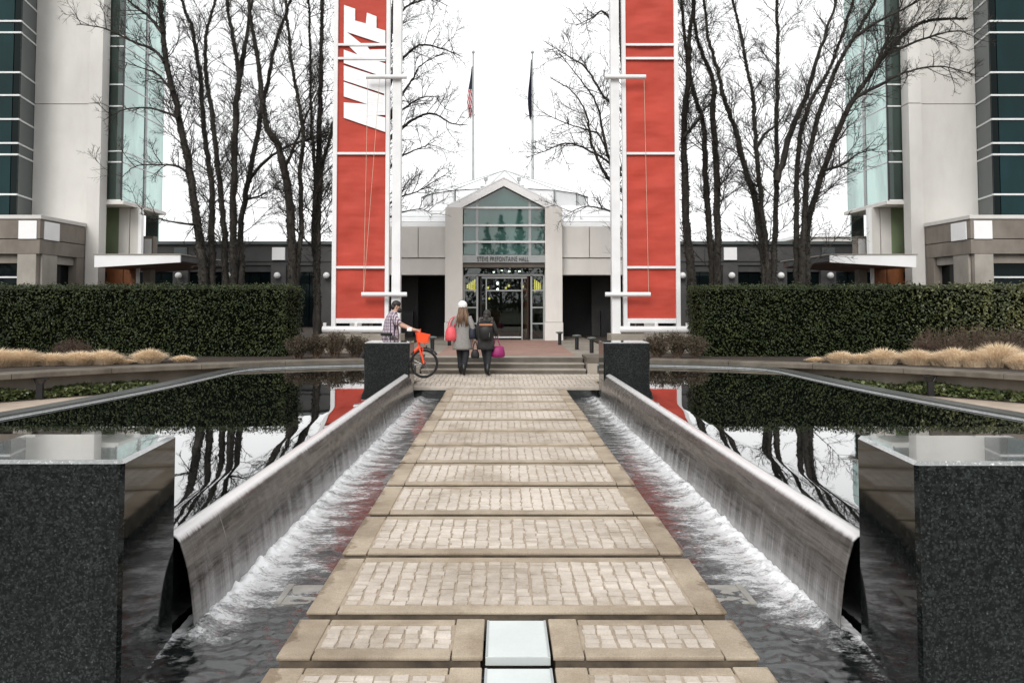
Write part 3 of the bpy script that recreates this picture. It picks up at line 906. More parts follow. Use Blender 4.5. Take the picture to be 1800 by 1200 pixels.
# ================================================================== BUILDINGS
def mx(x, s):                                     # left-side coordinate -> mirrored about the axis for the right side
    return x if s < 0 else 2 * AX - x
def pbox(name, mat, s, x0, x1, y0, y1, z0, z1, parent, bev=0.0):
    return box(name, mat, mx(x0, s), mx(x1, s), y0, y1, z0, z1, parent, bev)
def X(px, d, py=300):                             # measured on the left building
    return at(px, py, d).x - 0.05
TOPZ = 17.5
def office(s):
    side = 'left' if s < 0 else 'right'
    root = empty('office_building', (mx(-16.0, s), 30.0, 0.4))
    tag(root, 'pale office tower with dark window bands and glass bay behind the %s hedge' % side, 'building', 'office towers flanking the entrance')
    xw0, xw1 = X(60, 29.5), X(158, 29.5)
    # white wall panels with a joint
    zj = zat(183, 29.5)
    per = zj - (zat(183, 29.5) - 6.4)
    for z0, z1 in ((0.4, zj - .012), (zj + .012, zj + 6.3), (zj + 6.324, TOPZ)):
        pbox('wall_panel', 'wall_white', s, xw0, xw1, 29.5, 29.9, z0, min(z1, TOPZ), root, .006)
        pbox('pilaster', 'wall_white', s, xw1 + .012, X(179, 29.4), 29.38, 29.92, z0, min(z1, TOPZ), root, .01)
    pbox('wall_core', 'interior_dark', s, xw0 + .02, X(179, 29.4) - .02, 29.93, 33.0, zat(352, 30.0) + .1, TOPZ, root)
    pbox('wall_core', 'interior_dark', s, xw0 + .02, X(150, 29.4), 29.93, 33.0, 0.4, zat(352, 30.0), root)
    # dark glazed stair front: side spandrels and front panes between white mullions
    yc = 28.1
    xc = X(33, yc)
    lines = [342, 272, 252, 210, 168, 128, 58, 38, -4, -46, -86, -156, -176]
    zl = [4.4] + [zat(v, yc) for v in lines]
    zl = [z for z in zl if z < TOPZ] + [TOPZ]
    for i, (z0, z1) in enumerate(zip(zl, zl[1:])):
        pbox('window_pane', 'glass_dark', s, X(22, yc), xc, yc, yc + .06, z0 + .03, z1 - .03, root)
        pbox('window_pane', 'glass_teal', s, X(-40, yc), X(22, yc) - .03, yc, yc + .06, z0 + .03, z1 - .03, root)
        pbox('window_pane', 'glass_dark', s, X(-110, yc), X(-40, yc) - .03, yc, yc + .06, z0 + .03, z1 - .03, root)
        # receding return
        q = [(mx(xc + .002, s), yc), (mx(xw0 - .01, s), 29.5), (mx(xw0 - .06, s), 29.5), (mx(xc - .05, s), yc + .02)]
        MB().flat(q if s < 0 else q[::-1], z0 + .03, z1 - .03).build('spandrel', 'spandrel', root)
        m_ = MB(); m_.box(mx(X(-110, yc), s), mx(xc + .03, s), yc - .05, yc + .05, z1 - .03, z1 + .03)
        q = [(mx(xc + .03, s), yc - .05), (mx(xw0 + .02, s), 29.49), (mx(xw0 - .05, s), 29.49), (mx(xc - .02, s), yc + .05)]
        m_.flat(q if s < 0 else q[::-1], z1 - .029, z1 + .029)
        m_.build('mullion', 'mullion', root)
    pbox('stair_core', 'interior_dark', s, X(-110, yc), xw0 - .1, yc + .12, 33, 0.4, TOPZ, root)
    # glass bay
    yb = 30.0
    xb0, xb1 = X(180, yb), X(217, yb)
    yback = 33.6
    zb = zat(352, yb)
    bl = [352, 285, 266, 187, 149, 82, 64, -16, -54, -121, -139]
    zz = [zat(v, yb) for v in bl if zat(v, yb) < TOPZ] + [TOPZ]
    for z0, z1 in zip(zz, zz[1:]):
        pbox('bay_pane', 'glass_bay', s, xb0, xb1 - .05, yb, yb + .04, z0 + .03, z1 - .03, root)
        for (y0, y1) in ((yb + .05, 31.86), (31.96, yback)):
            pbox('bay_pane', 'glass_side', s, xb1 - .04, xb1, y0, y1, z0 + .012, z1 - .012, root)
        m_ = MB(); m_.box(mx(xb0, s), mx(xb1 - .02, s), yb - .03, yb + .05, z0 - .025, z0 + .025)
        m_.build('mullion', 'mullion', root)
        m_ = MB(); m_.box(mx(xb1 - .03, s), mx(xb1 + .02, s), yb + .055, yback, z0 - .02, z0 + .02)
        m_.build('mullion', 'mullion', root)
    m_ = MB(); m_.box(mx(xb1 - .05, s), mx(xb1 + .03, s), 31.82, 31.99, zb, TOPZ)
    m_.build('bay_post', 'mullion_grey', root)
    pbox('bay_post', 'dark_metal', s, xb1 - .05, xb1 + .006, yb - .01, yb + .05, zb, TOPZ, root)
    pbox('bay_core', 'interior', s, xb0, xb1 - .35, yb + .5, yback - .2, zb + .05, TOPZ, root)
    pbox('bay_soffit', 'wall_pale', s, xb0 - .4, xb1 + .12, yb - .10, yback + .1, zb - .16, zb - .03, root, .01)
    # recess under the bay
    zc = zat(447, 29.0)
    pbox('recess_glass', 'glass_recess', s, X(165, 31.0), X(214, 31.0), 31.0, 31.05, zc - .3, zb - .17, root)
    pbox('recess_wall', 'wall_pale', s, X(214, 31.0) + .01, X(232, 31.0), 30.95, 31.1, zc - .3, zb - .17, root)
    pbox('recess_wall', 'wall_pale', s, X(232, 31.0) + .03, X(249, 31.0), 31.0, 31.1, zc - .3, zb - .17, root)
    pbox('recess_post', 'panel_white', s, X(249, 31.0) + .005, X(255, 31.0), 30.9, 31.1, zc - .3, zb - .17, root)
    pbox('rear_glass', 'glass_side', s, X(262, 34), X(284, 34), 33.9, 34.0, zat(425, 34), zb + .6, root)
    pbox('end_wall', 'podium_concrete', s, X(254, 33), X(274, 33), 33.0, 33.4, zc - .3, zat(415, 33), root)
    pbox('end_panel', 'panel_white', s, X(259, 33), X(271, 33), 32.96, 33.0, zat(446, 33), zat(420, 33), root)
    # entrance canopy with timber soffit
    xa, xe, xf = X(172, 28.0), X(322, 28.0), X(346, 28.0)
    zt_, = (zat(448, 28.0),)
    pts = [(mx(xa, s), zat(470, 28.0)), (mx(xe, s), zat(461, 28.0)), (mx(xe, s), zt_), (mx(xa, s), zt_)]
    MB().prism(pts, 28.0, 28.08).build('canopy_fascia', 'panel_white', root)
    q = [(mx(xe, s), zat(461, 28)), (mx(xe, s), zt_)]
    MB().box(mx(xe - .08, s), mx(xe - .002, s), 28.085, 32.5, zat(459, 28.0), zt_ - .004).build('canopy_edge', 'dark_building', root)
    pts = [(mx(xa, s), zat(470, 28.0) + .01), (mx(xe - .1, s), zat(461, 28.0) + .01), (mx(xe - .1, s), zt_ - .02), (mx(xa, s), zt_ - .02)]
    MB().prism(pts, 28.082, 33.0).build('canopy_soffit', 'wood_soffit', root)
    pbox('canopy_roof', 'podium_pier', s, xa - .05, xe + .03, 27.97, 33.0, zt_, zt_ + .035, root)
    pbox('timber_wall', 'timber', s, X(158, 30.6), X(222, 30.6), 30.6, 30.75, 0.4, zat(466, 30.6) - .02, root)
    pbox('timber_door', 'timber', s, X(223, 30.6), X(244, 30.6), 30.62, 30.72, 0.4, zat(466, 30.6) - .02, root)
    pbox('wall_vent', 'dark_metal', s, X(183, 30.5), X(192, 30.5), 30.55, 30.598, zat(488, 30.6), zat(478, 30.6), root)
    pbox('canopy_post', 'panel_white', s, X(245, 30), X(250, 30), 30.0, 30.1, 0.4, zat(466, 30.0), root)
    pbox('canopy_pier', 'podium_pier', s, X(257, 31), X(271, 31), 31.0, 31.4, 0.4, zat(464, 31.0), root)
    # podium with square white panels
    yp0, yp1, xr, xl = 26.5, 29.36, X(73, 26.5, 420), X(-300, 26.5, 420)
    zt = zat(385, yp0); zj2 = zat(420, yp0); zb2 = zat(446, yp0)
    pbox('podium_beam', 'podium_concrete', s, xl, xr, yp0, yp1, zj2 + .012, zt, root, .012)
    pbox('podium_beam', 'podium_concrete', s, xl + .01, xr - .01, yp0 + .01, yp1, zb2, zj2 - .01, root, .012)
    pbox('parapet', 'wall_white', s, xl, xr + .04, yp0 - .04, yp1, zt + .003, zat(378, yp0), root, .01)
    pbox('podium_core', 'interior_dark', s, xl, xr - .6, yp0 + .7, yp1, 0.4, zb2 - .002, root)
    pbox('square_panel', 'panel_white', s, X(36, yp0, 400), X(68, yp0, 400), yp0 - .03, yp0 + .02, zat(420, yp0), zat(388, yp0), root, .006)
    yq0, yq1 = 26.72, 27.62
    pbox('square_panel', 'panel_white', s, xr - .02, xr + .03, yq0, yq1, zat(420, yp0), zat(388, yp0), root, .006)
    pbox('pier', 'podium_pier', s, X(32, yp0, 470), X(65, yp0, 470), yp0 + .02, yp0 + .55, 0.4, zb2 - .003, root, .012)
    pbox('pier', 'podium_pier', s, xr - .45, xr - .03, yq0, yq1, 0.4, zb2 - .003, root, .012)
    pbox('pier', 'podium_concrete', s, xr - .45, xr - .02, yp1 - .5, yp1, 0.4, zb2 - .003, root, .012)
    pbox('corner_pier', 'podium_concrete', s, X(66.5, yp0, 470), xr - .22, yp0 + .12, yp0 + .4, 0.4, zb2 - .003, root)
    for (a, b2, c) in ((X(-60, yp0, 470), X(30, yp0, 470), zat(462, yp0)),):
        pbox('window_head', 'podium_concrete', s, a, b2, yp0 + .2, yp0 + .5, c, zb2 - .004, root)
        pbox('window_pane', 'glass_dark', s, a, b2, yp0 + .45, yp0 + .5, 0.4, c - .004, root)
        pbox('window_bar', 'mullion', s, a, b2, yp0 + .40, yp0 + .45, zat(488, yp0), zat(485, yp0), root)
    pbox('window_head', 'podium_pier', s, xr - .40, xr - .12, yq1 + .01, yp1 - .51, zat(466, 28) + .02, zb2 - .004, root)
    pbox('window_pane', 'glass_dark', s, xr - .35, xr - .30, yq1 + .01, yp1 - .51, 0.4, zat(466, 28), root)
    pbox('window_bar', 'mullion', s, xr - .29, xr - .25, yq1 + .03, yq1 + .09, 0.4, zat(466, 28), root)
    pbox('roof', 'roof_white', s, X(-110, yc), X(179, 29.4), 28.1, 33, TOPZ + .01, TOPZ + .3, root)
    return root
office(-1); office(1)

# long low dark buildings behind the trees
def low_building(s):
    side = 'left' if s < 0 else 'right'
    d = 42.0
    root = empty('low_building', (mx(-12, s), d, 0.4))
    tag(root, 'long low dark concrete building behind the bare trees on the %s' % side, 'building', 'low dark wings behind the trees')
    z0 = zat(430, d)
    xl, xr = at(180, 430, d).x, at(640, 430, d).x
    pbox('wall', 'dark_building', s, xl, xr, d, d + 6, zat(466, d), z0, root)
    pbox('roof_edge', 'spandrel', s, xl - .1, xr, d - .15, d + 6, z0 + .004, z0 + .16, root)
    zj = zat(460, d)
    MB().box(mx(xl, s), mx(xr, s), d - .03, d, zj - .02, zj + .03).build('wall_groove', 'dark_metal', root)
    bays = [220, 318, 404, 490, 576, 640]
    for i, px in enumerate(bays[:-1]):
        xa = at(px, 470, d).x
        pbox('pier', 'dark_building', s, xa - .38, xa + .38, d - .06, d + .5, 0.4, zat(466.2, d), root)
        if i in (1, 3):
            pbox('square_panel', 'panel_white' if i == 3 else 'spandrel', s, xa - .33, xa + .33, d - .09, d - .055 + .05, zat(457, d), zat(435, d), root)
        g = MB()
        for t in range(7):
            pass
        g.loft([(mx(xa, s) + .28 * 0, d - .30, zat(484.5, d) + .17 * math.cos(q), .17 * math.sin(q) + 1e-4, .17 * math.sin(q) + 1e-4) for q in [math.pi * k / 8 for k in range(9)]], 14, True)
        l = g.build('globe_lamp', 'lamp_glass', root, smooth=True)
        box('lamp_bracket', 'dark_metal', mx(xa, s) - .05, mx(xa, s) + .05, d - .17, d - .06, zat(484.5, d) - .06, zat(484.5, d) + .06, l)
        xb = at(bays[i+1], 470, d).x
        w_ = (xb - xa - .8) / 3
        for k in range(3):
            pbox('window_pane', 'glass_dark', s, xa + .42 + k * w_, xa + .38 + (k + 1) * w_, d + .2, d + .25, 0.4, zat(478, d), root)
        pbox('window_head', 'interior_grey', s, xa + .39, xb - .39, d + .1, d + .3, zat(478, d) + .01, zat(466.2, d), root)
    pbox('core', 'interior_dark', s, xl, xr, d + .5, d + 5, 0.4, zat(466.4, d), root)
    return root
low_building(-1); low_building(1)
# pale far block seen right of centre
o = empty('far_block', at(1460, 430, 60) - Vector((0, 0, 4)))
tag(o, 'pale flat-roofed block far behind the right canopy', 'building')
box('wall', 'wall_white', at(1420, 430, 60).x, at(1500, 430, 60).x, 60, 66, 0.4, zat(417, 60), o)
box('roof', 'roof_white', at(1412, 430, 60).x, at(1500, 430, 60).x + .3, 59.8, 66, zat(417, 60) + .01, zat(411, 60), o)

# ---------------------------------------------------------------- entrance hall
D = 29.0
hall = empty('entrance_hall', (AX, D, PLZ))
tag(hall, 'pale entrance hall with green glass gable and white roof at the end of the walk', 'building')
EX = 2
def hx(px): return at(px, 450, D).x
def hz(py, d=D): return zat(py, d)
for (a, b2) in ((783, 813.5), (958, 988)):
    box('column', 'wall_pale', hx(a), hx(b2), D - .15, D + .6, hz(566), hz(365.5), hall, .012)
    box('column_base', 'wall_pale', hx(a) - .02, hx(b2) + .02, D - .17, D + .6, PLZ, hz(566) - .012, hall, .012)
zbase = PLZ + .004
# gable frame
xm = hx(885.5)
for sgn in (-1, 1):
    e = lambda px: xm + sgn * (hx(px) - xm) * 1.0
    o_out, o_in = hx(975) - xm, hx(958.5) - xm
    z_e = hz(365)
    pts = [(xm, hz(315)), (xm + sgn * o_out * 1.13, z_e), (xm + sgn * o_in, z_e), (xm, hz(327.5))]
    MB().prism(pts, D - .12, D + .45).build('gable_frame', 'panel_white', hall)
    # roof plane running back from the gable
    mb = MB()
    a1 = Vector((xm, D - .11, hz(314.2))); a2 = Vector((xm + sgn * o_out * 1.12, D - .11, hz(364.2)))
    b1 = Vector((xm, 38, hz(314.2))); b2_ = Vector((xm + sgn * o_out * 1.12, 38, hz(364.2)))
    q = [a1, a2, b2_, b1]
    mb.poly(q if sgn < 0 else q[::-1]); mb.poly([p + Vector((0, 0, .05)) for p in (q[::-1] if sgn < 0 else q)])
    mb.poly([a1, a2, a2 + Vector((0, 0, .05)), a1 + Vector((0, 0, .05))])
    mb.build('gable_roof', 'roof_white', hall)
# gable glass with bars
vx = [814, 838.5, 931.5, 957.5]
hy = [448, 425, 396, 365]
for i in range(3):
    for j in range(3):
        box('gable_pane', 'glass_gable', hx(vx[i]) + .02, hx(vx[i+1]) - .02, D + .12, D + .15, hz(hy[j]) + .02, hz(hy[j+1]) - .02, hall)
def gline(px):
    t = abs(px - 885.5) / (958.5 - 885.5)
    return 327.5 + (365 - 327.5) * t
for (a, b2) in ((814, 838.5), (838.5, 931.5), (931.5, 957.5)):
    pts = [(hx(a) + .02, hz(365) + .02), (hx(b2) - .02, hz(365) + .02)]
    pts.append((hx(b2) - .02, max(hz(gline(b2)) - .02, hz(365) + .03)))
    if a < 885 < b2: pts.append((xm, hz(328)))
    pts.append((hx(a) + .02, max(hz(gline(a)) - .02, hz(365) + .03)))
    MB().prism(pts, D + .12, D + .15).build('gable_pane', 'glass_gable', hall)
for py in (365, 396, 425):
    box('glazing_bar', 'mullion', hx(813.5), hx(958), D + .02, D + .12, hz(py) - .035, hz(py) + .035, hall)
box('glazing_bar', 'mullion_grey', hx(840), hx(930), D + .16, D + .22, hz(432) - .02, hz(432) + .02, hall)
for px in (838.5, 931.5):
    box('glazing_bar', 'mullion_grey', hx(px) - .045, hx(px) + .045, D + .06, D + .18, hz(448), hz(gline(px)), hall)
box('upper_room', 'interior', hx(814), hx(957.5), D + 1.2, D + 1.3, hz(448), hz(340), hall)
# sign beam and lettering
box('sign_beam', 'mullion_grey', hx(809), hx(962), D - .10, D + .3, hz(462), hz(448.5), hall, .01)
cu = bpy.data.curves.new('lettering', 'FONT')
cu.body = 'STEVE PREFONTAINE HALL'
cu.align_x = 'CENTER'; cu.size = 0.235; cu.extrude = 0.012; cu.space_character = 1.08
tmp = bpy.data.objects.new('tmp', cu); COL.objects.link(tmp)
bpy.context.view_layer.update()
me = bpy.data.meshes.new_from_object(tmp.evaluated_get(bpy.context.evaluated_depsgraph_get()))
bpy.data.objects.remove(tmp)
me.materials.clear(); me.materials.append(MATS['dark_metal'])
o = bpy.data.objects.new('sign_lettering', me); COL.objects.link(o); o.parent = hall
o.rotation_euler.x = R(90); o.location = Vector((hx(884), D - .118, hz(459.5))) - WL[hall.name]
w_now = max(v.co.x for v in me.vertices) - min(v.co.x for v in me.vertices)
o.scale.x = (hx(929) - hx(839)) / w_now
# recessed porch
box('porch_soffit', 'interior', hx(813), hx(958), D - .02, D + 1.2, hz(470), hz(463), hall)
DD = D + 0.35
def dbar(name, x0, x1, y0_, y1_, mat='mullion_grey', dd=DD):
    box(name, mat, hx(x0), hx(x1), dd, dd + .09, hz(y1_), hz(y0_), hall)
zd = lambda py: hz(py)
for px in (815, 838.5, 934.5, 957):
    dbar('door_frame', px - 1.6, px + 1.6, 483, 599)
dbar('door_frame', 817, 955.5, 481, 484.5)
for py in (510, 540.5, 569, 598):
    for (a, b2) in ((816.6, 836.9), (936.1, 955.4)):
        dbar('door_frame', a, b2, py - 1.2, py + 1.2)
for (a, b2) in ((816.8, 836.7), (936.3, 955.2)):
    for (p0, p1) in ((484.7, 508.7), (511.3, 539.2), (541.8, 567.7), (570.3, 596.7)):
        box('side_light', 'door_glass', hx(a), hx(b2), DD + .03, DD + .045, hz(p1), hz(p0), hall)
box('transom_light', 'door_glass', hx(816.8), hx(955.2), DD + .03, DD + .045, hz(480.8), hz(470.5), hall)
for px in (845, 854.5, 918, 928):
    dbar('door_frame', px - 1.1, px + 1.1, 488, 599, 'dark_metal' if px in (845, 928) else 'mullion_grey')
dbar('door_frame', 846.2, 926.8, 486, 489)
for (a, b2) in ((855.8, 916.6), (846.3, 853.2), (919.2, 926.8)):
    for (p0, p1) in ((489.2, 509), (512, 597)):
        box('door_pane', 'door_glass', hx(a), hx(b2), DD + .03, DD + .045, hz(p1), hz(p0), hall)
dbar('door_frame', 855.7, 916.8, 509.2, 511.6)
dbar('door_rail', 855.7, 916.8, 592, 594.5, 'mullion')
# lobby behind the doors
box('lobby_floor', 'interior', hx(800), hx(972), DD + .2, 36.4, PLZ - .02, PLZ + .012, hall)
box('lobby_wall', 'interior', hx(770), hx(1002), 36.5, 36.7, PLZ, 4.4, hall)
for (a, b2) in ((hx(800), hx(803)), (hx(968), hx(971))):
    box('lobby_wall', 'interior', a - .3, b2 - .3 if a < 0 else b2, DD + .6, 36.4, PLZ, 4.2, hall)
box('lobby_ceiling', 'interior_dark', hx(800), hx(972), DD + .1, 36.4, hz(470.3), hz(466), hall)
box('lobby_column', 'orange_column', at(922, 500, 31).x, at(929, 500, 31).x, 31, 31.2, PLZ, hz(487, 31), hall)
box('reception_desk', 'interior_grey', hx(850), hx(915), 34.0, 34.6, PLZ, PLZ + 1.1, hall)
for (px, sg) in ((829, 1), (945.5, -1)):
    for k in range(5):
        p = at(px + (k - 2) * 3.2, 0, 30.4)
        z1 = zat(490 + (k if sg < 0 else 4 - k) * 0 + abs(k - (4 if sg > 0 else 0)) * 2.2, 30.4)
        box('wall_lamp', 'lamp_yellow', p.x - .022, p.x + .022, 30.35, 30.42, zat(507, 30.4) - (.03 * (k if sg > 0 else 4 - k)), z1 - .02, hall)
for (px, py, d_) in ((882, 475, 31.5), (895, 477, 31.0), (906, 475, 32), (913, 477, 31.2), (868, 478, 33)):
    p = at(px, py, d_)
    box('ceiling_lamp', 'lamp_white', p.x - .035, p.x + .035, d_ - .05, d_ + .05, p.z - .02, p.z + .02, hall)
rgl = random.Random(77)
for k in range(9):
    d_ = rgl.uniform(32, 36); p = at(rgl.uniform(852, 922), rgl.uniform(492, 560), d_)
    MB().loft([(p.x, d_, p.z - .05, .02, .02), (p.x, d_, p.z - .03, .045, .045), (p.x, d_, p.z + .03, .04, .04), (p.x, d_, p.z + .05, .015, .015)], 8).build('lobby_lamp', 'lamp_yellow' if k % 3 else 'lamp_white', hall)
box('lobby_counter', 'timber', hx(858), hx(880), 33.2, 33.8, PLZ + .014, PLZ + 1.0, hall)
# wings
for s in (-1, 1):
    c783, c585 = (783, 612) if s < 0 else (988, 1160)
    xa, xb = hx(c585), hx(c783) + (.0 if s < 0 else 0)
    if xa > xb: xa, xb = xb, xa
    y0 = D + .35
    zt, zm, zb2 = hz(398, y0), hz(453.5, y0), hz(483, y0)
    # joint line splits the upper panel
    xj = at(735 if s < 0 else 1036, 420, y0).x
    box('wall_panel', 'wall_pale', xa, xj - .012, y0, y0 + 1.0, zm + .015, zt, hall, .008)
    box('wall_panel', 'wall_pale', xj + .012, xb, y0, y0 + 1.0, zm + .015, zt, hall, .008)
    box('wall_panel', 'wall_pale', xa, xb, y0 + .05, y0 + 1.0, zb2, zm - .015, hall, .008)
    # dark recessed porch under the wing
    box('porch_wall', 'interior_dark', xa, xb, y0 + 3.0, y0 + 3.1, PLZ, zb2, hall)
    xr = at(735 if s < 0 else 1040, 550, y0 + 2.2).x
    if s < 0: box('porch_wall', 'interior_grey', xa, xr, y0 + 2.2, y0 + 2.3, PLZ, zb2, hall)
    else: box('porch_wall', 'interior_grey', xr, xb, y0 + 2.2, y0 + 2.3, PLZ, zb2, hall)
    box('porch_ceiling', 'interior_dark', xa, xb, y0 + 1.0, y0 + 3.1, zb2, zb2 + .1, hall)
    box('end_wall', 'wall_pale', xa if s < 0 else xb - .5, (xa + .5) if s < 0 else xb, y0 + .06, y0 + 3, PLZ, zb2 - .004, hall)
    bx = at(717 if s < 0 else 1066, 560, y0 + 1.8).x
    box('litter_bin', 'dark_metal', bx - .22, bx + .22, y0 + 1.6, y0 + 2.0, PLZ, PLZ + 1.0, hall)
    # stepped white metal roof behind the parapet
    for k in range(4):
        py0, py1 = 399 - k * 9.5, 399 - (k + 1) * 9.5
        d0 = 30.6 + k * .9
        MB().prism([(xa - .3, zat(py0, d0)), (xb, zat(py0, d0)), (xb, zat(py1, d0) - .02), (xa - .3, zat(py1, d0) - .02)], d0, d0 + 1.1).build('roof_step', 'roof_white', hall)
# faceted roof lantern
cy_, rr = 40.0, 4.05
apex = at(885, 300, cy_)
ez, bz_ = zat(341, cy_ - 2), zat(372, cy_ - 3)
n8 = 16
ring = [(AX + rr * math.cos(2 * math.pi * (k + .5) / n8), cy_ + rr * math.sin(2 * math.pi * (k + .5) / n8)) for k in range(n8)]
for k in range(n8):
    a, b2 = ring[k], ring[(k + 1) % n8]
    mb = MB()
    mb.poly([(a[0], a[1], ez), (b2[0], b2[1], ez), (AX, cy_, apex.z)])
    mb.build('lantern_facet', 'roof_white', hall)
    sh = .985
    mb = MB()
    am = Vector((cy_, 0, 0))
    A = Vector((AX + (a[0] - AX) * sh, cy_ + (a[1] - cy_) * sh, 0)); B = Vector((AX + (b2[0] - AX) * sh, cy_ + (b2[1] - cy_) * sh, 0))
    e_ = (B - A) * .02
    mb.poly([(A + e_) + Vector((0, 0, bz_)), (B - e_) + Vector((0, 0, bz_)), (B - e_) + Vector((0, 0, ez - .02)), (A + e_) + Vector((0, 0, ez - .02))])
    mb.build('lantern_panel', 'roof_white', hall)
    MB().tube([(a[0], a[1], bz_), (a[0], a[1], ez)], .03, 5).build('lantern_post', 'mullion_grey', hall)
    MB().tube([(a[0], a[1], ez + .01), (AX, cy_, apex.z + .01)], .03, 4).build('lantern_rib', 'mullion_grey', hall)
for (px, py) in ((848, 328), (917, 327), (854, 313), (912, 313)):
    p = at(px, py, 36.0)
    mb = MB(); mb.box(p.x - .09, p.x + .09, 35.9, 36.1, p.z - .12, p.z + .02); mb.tube([(p.x, 36, p.z - .3), (p.x, 36, p.z)], .03, 6)
    mb.build('roof_floodlight', 'mullion_grey', hall)
box('roof_base', 'roof_white', hx(700), hx(1070), 37.0, 44, 4.2, bz_ + .05, hall)

# ---------------------------------------------------------------- banner towers
TD = 21.4
def tower(s):
    label = 'tall red banner with white lettering on a white steel tower, left of the walk' if s < 0 else 'tall plain red banner on a white steel tower, right of the walk'
    tx = lambda px: at(px, 400, TD).x if s < 0 else 2 * AX - at(px, 400, TD).x
    tz = lambda py: zat(py, TD)
    cxm = (tx(583) + tx(706)) / 2
    root = empty('banner_tower', (cxm, TD, 0.4))
    tag(root, label, 'banner', 'banner towers')
    top = 12.6
    bx = lambda n_, m_, a, b2, y0, y1, z0, z1, bev=.008: box(n_, m_, tx(a), tx(b2), y0, y1, z0, z1, root, bev)
    bx('post', 'white_metal', 690.5, 705.5, TD - .20, TD + .06, tz(586), top)
    bx('plinth', 'concrete_warm', 569, 709, TD - .45, TD + .45, 0.4, tz(586.5))
    bx('stile', 'white_metal', 584.5, 592, TD - .07, TD + .07, tz(574), top)
    bx('stile', 'white_metal', 677.5, 684.5, TD - .07, TD + .07, tz(574), top)
    bx('rail', 'white_metal', 592.1, 677.4, TD - .06, TD + .06, tz(568), tz(559.5))
    bars = [470, 270.5, 104, 80]
    for py in bars:
        bx('crossbar', 'white_metal', 592.1, 677.4, TD - .075, TD - .02, tz(py) - .032, tz(py) + .032, .006)
    for zt in (tz(80) + 2.6, top - .1):
        bx('crossbar', 'white_metal', 592.1, 677.4, TD - .075, TD - .02, zt - .032, zt + .032, .006)
    # cloth, gently billowed, one panel per bay
    lv = [tz(559.5)] + [tz(p) for p in bars] + [tz(80) + 2.6, top - .1]
    x0, x1 = tx(592), tx(677.5)
    for bi, (z0, z1) in enumerate(zip(lv, lv[1:])):
        mb = MB(); nx_, nz_ = 14, max(4, int((z1 - z0) * 9))
        for j in range(nz_ + 1):
            for i in range(nx_ + 1):
                u, v = i / nx_, j / nz_
                ed = min(u, 1 - u, v, 1 - v); e_ = min(1, ed * 6)
                x = x0 + (x1 - x0) * u; z = z0 + (z1 - z0) * v
                dy = e_ * (0.075 * noise.noise((u * 1.8 + s * 9, z * 2.1, bi)) + 0.05 * noise.noise((u * 2 + z * 1.4, z * 5.5, bi + 7 * s)))
                if s < 0 and z > tz(238): dy *= 0.35
                mb.v.append(Vector((x, TD + .004 + dy * 0.8, z)))
        for j in range(nz_):
            for i in range(nx_):
                k = j * (nx_ + 1) + i
                mb.f.append((k, k+1, k+2+nx_, k+1+nx_)); mb.m.append(0)
        mb.build('banner_panel', 'banner_red', root, smooth=True)
    # lower round rail on short studs
    yr = TD - .16
    zr = tz(578.5)
    mb = MB(); mb.tube([(tx(571), yr, zr), (tx(692), yr, zr)], .085, 14); mb.build('round_rail', 'white_metal', root, smooth=True, sharp=40)
    for px in (573.5, 628, 676):
        bx('stud', 'white_metal', px - 2.6, px + 2.6, TD - .10, TD - .04, zr + .06 if px > 600 else tz(588), tz(567))
    # arms with halyards
    for (py, a, b2) in ((517.5, 640, 718), (140.5, 645, 716)):
        z = tz(py); y_ = TD - .29
        mb = MB(); mb.tube([(tx(a), y_, z), (tx(b2), y_, z)], .058, 14); arm = mb.build('arm', 'white_metal', root, smooth=True, sharp=40)
    mb = MB()
    mb.tube([(tx(643), TD - .29, tz(514)), (tx(648), TD - .29, tz(145))], .006, 5)
    if s < 0: mb.tube([(tx(643.5), TD - .29, tz(514)), (tx(668), TD - .24, tz(143))], .006, 5)
    mb.build('halyard', 'rope', root)
    if s < 0:
        # wordmark, traced: outer outline plus gaps (x, y in quarter pixels of the photograph)
        outer = [(180,38),(258,65),(258,148),(333,168),(340,92),(408,118),(408,200),(470,218),(470,326),(345,331),(360,352),(470,348),(470,434),(424,432),(470,450),(470,811),(402,811),(470,829),(470,930),(178,830),(178,722),(345,735),(178,680),(178,578),(462,674),(462,661),(178,567),(178,462),(445,548),(450,540),(178,446),(178,352),(275,387),(205,318),(178,305)]
        hole = [(200,228),(438,306),(298,306)]
        from mathutils.geometry import tessellate_polygon
        def lp(q):
            w_ = at(560 + q[0] / 4, q[1] / 4, TD - .03)
            return Vector((min(w_.x, x1 - .004), w_.z, 0))
        loops = [[lp(q) for q in outer], [lp(q) for q in hole]]
        flatv = loops[0] + loops[1]
        me = bpy.data.meshes.new('lettering')
        tr = tessellate_polygon(loops)
        me.from_pydata([tuple(Vector((v.x, TD - .048, v.y)) - WL[root.name]) for v in flatv], [], [tuple(t) for t in tr])
        me.materials.append(MATS['letter_white']); me.update()
        o = bpy.data.objects.new('lettering', me); COL.objects.link(o); o.parent = root
    return root
tower(-1); tower(1)

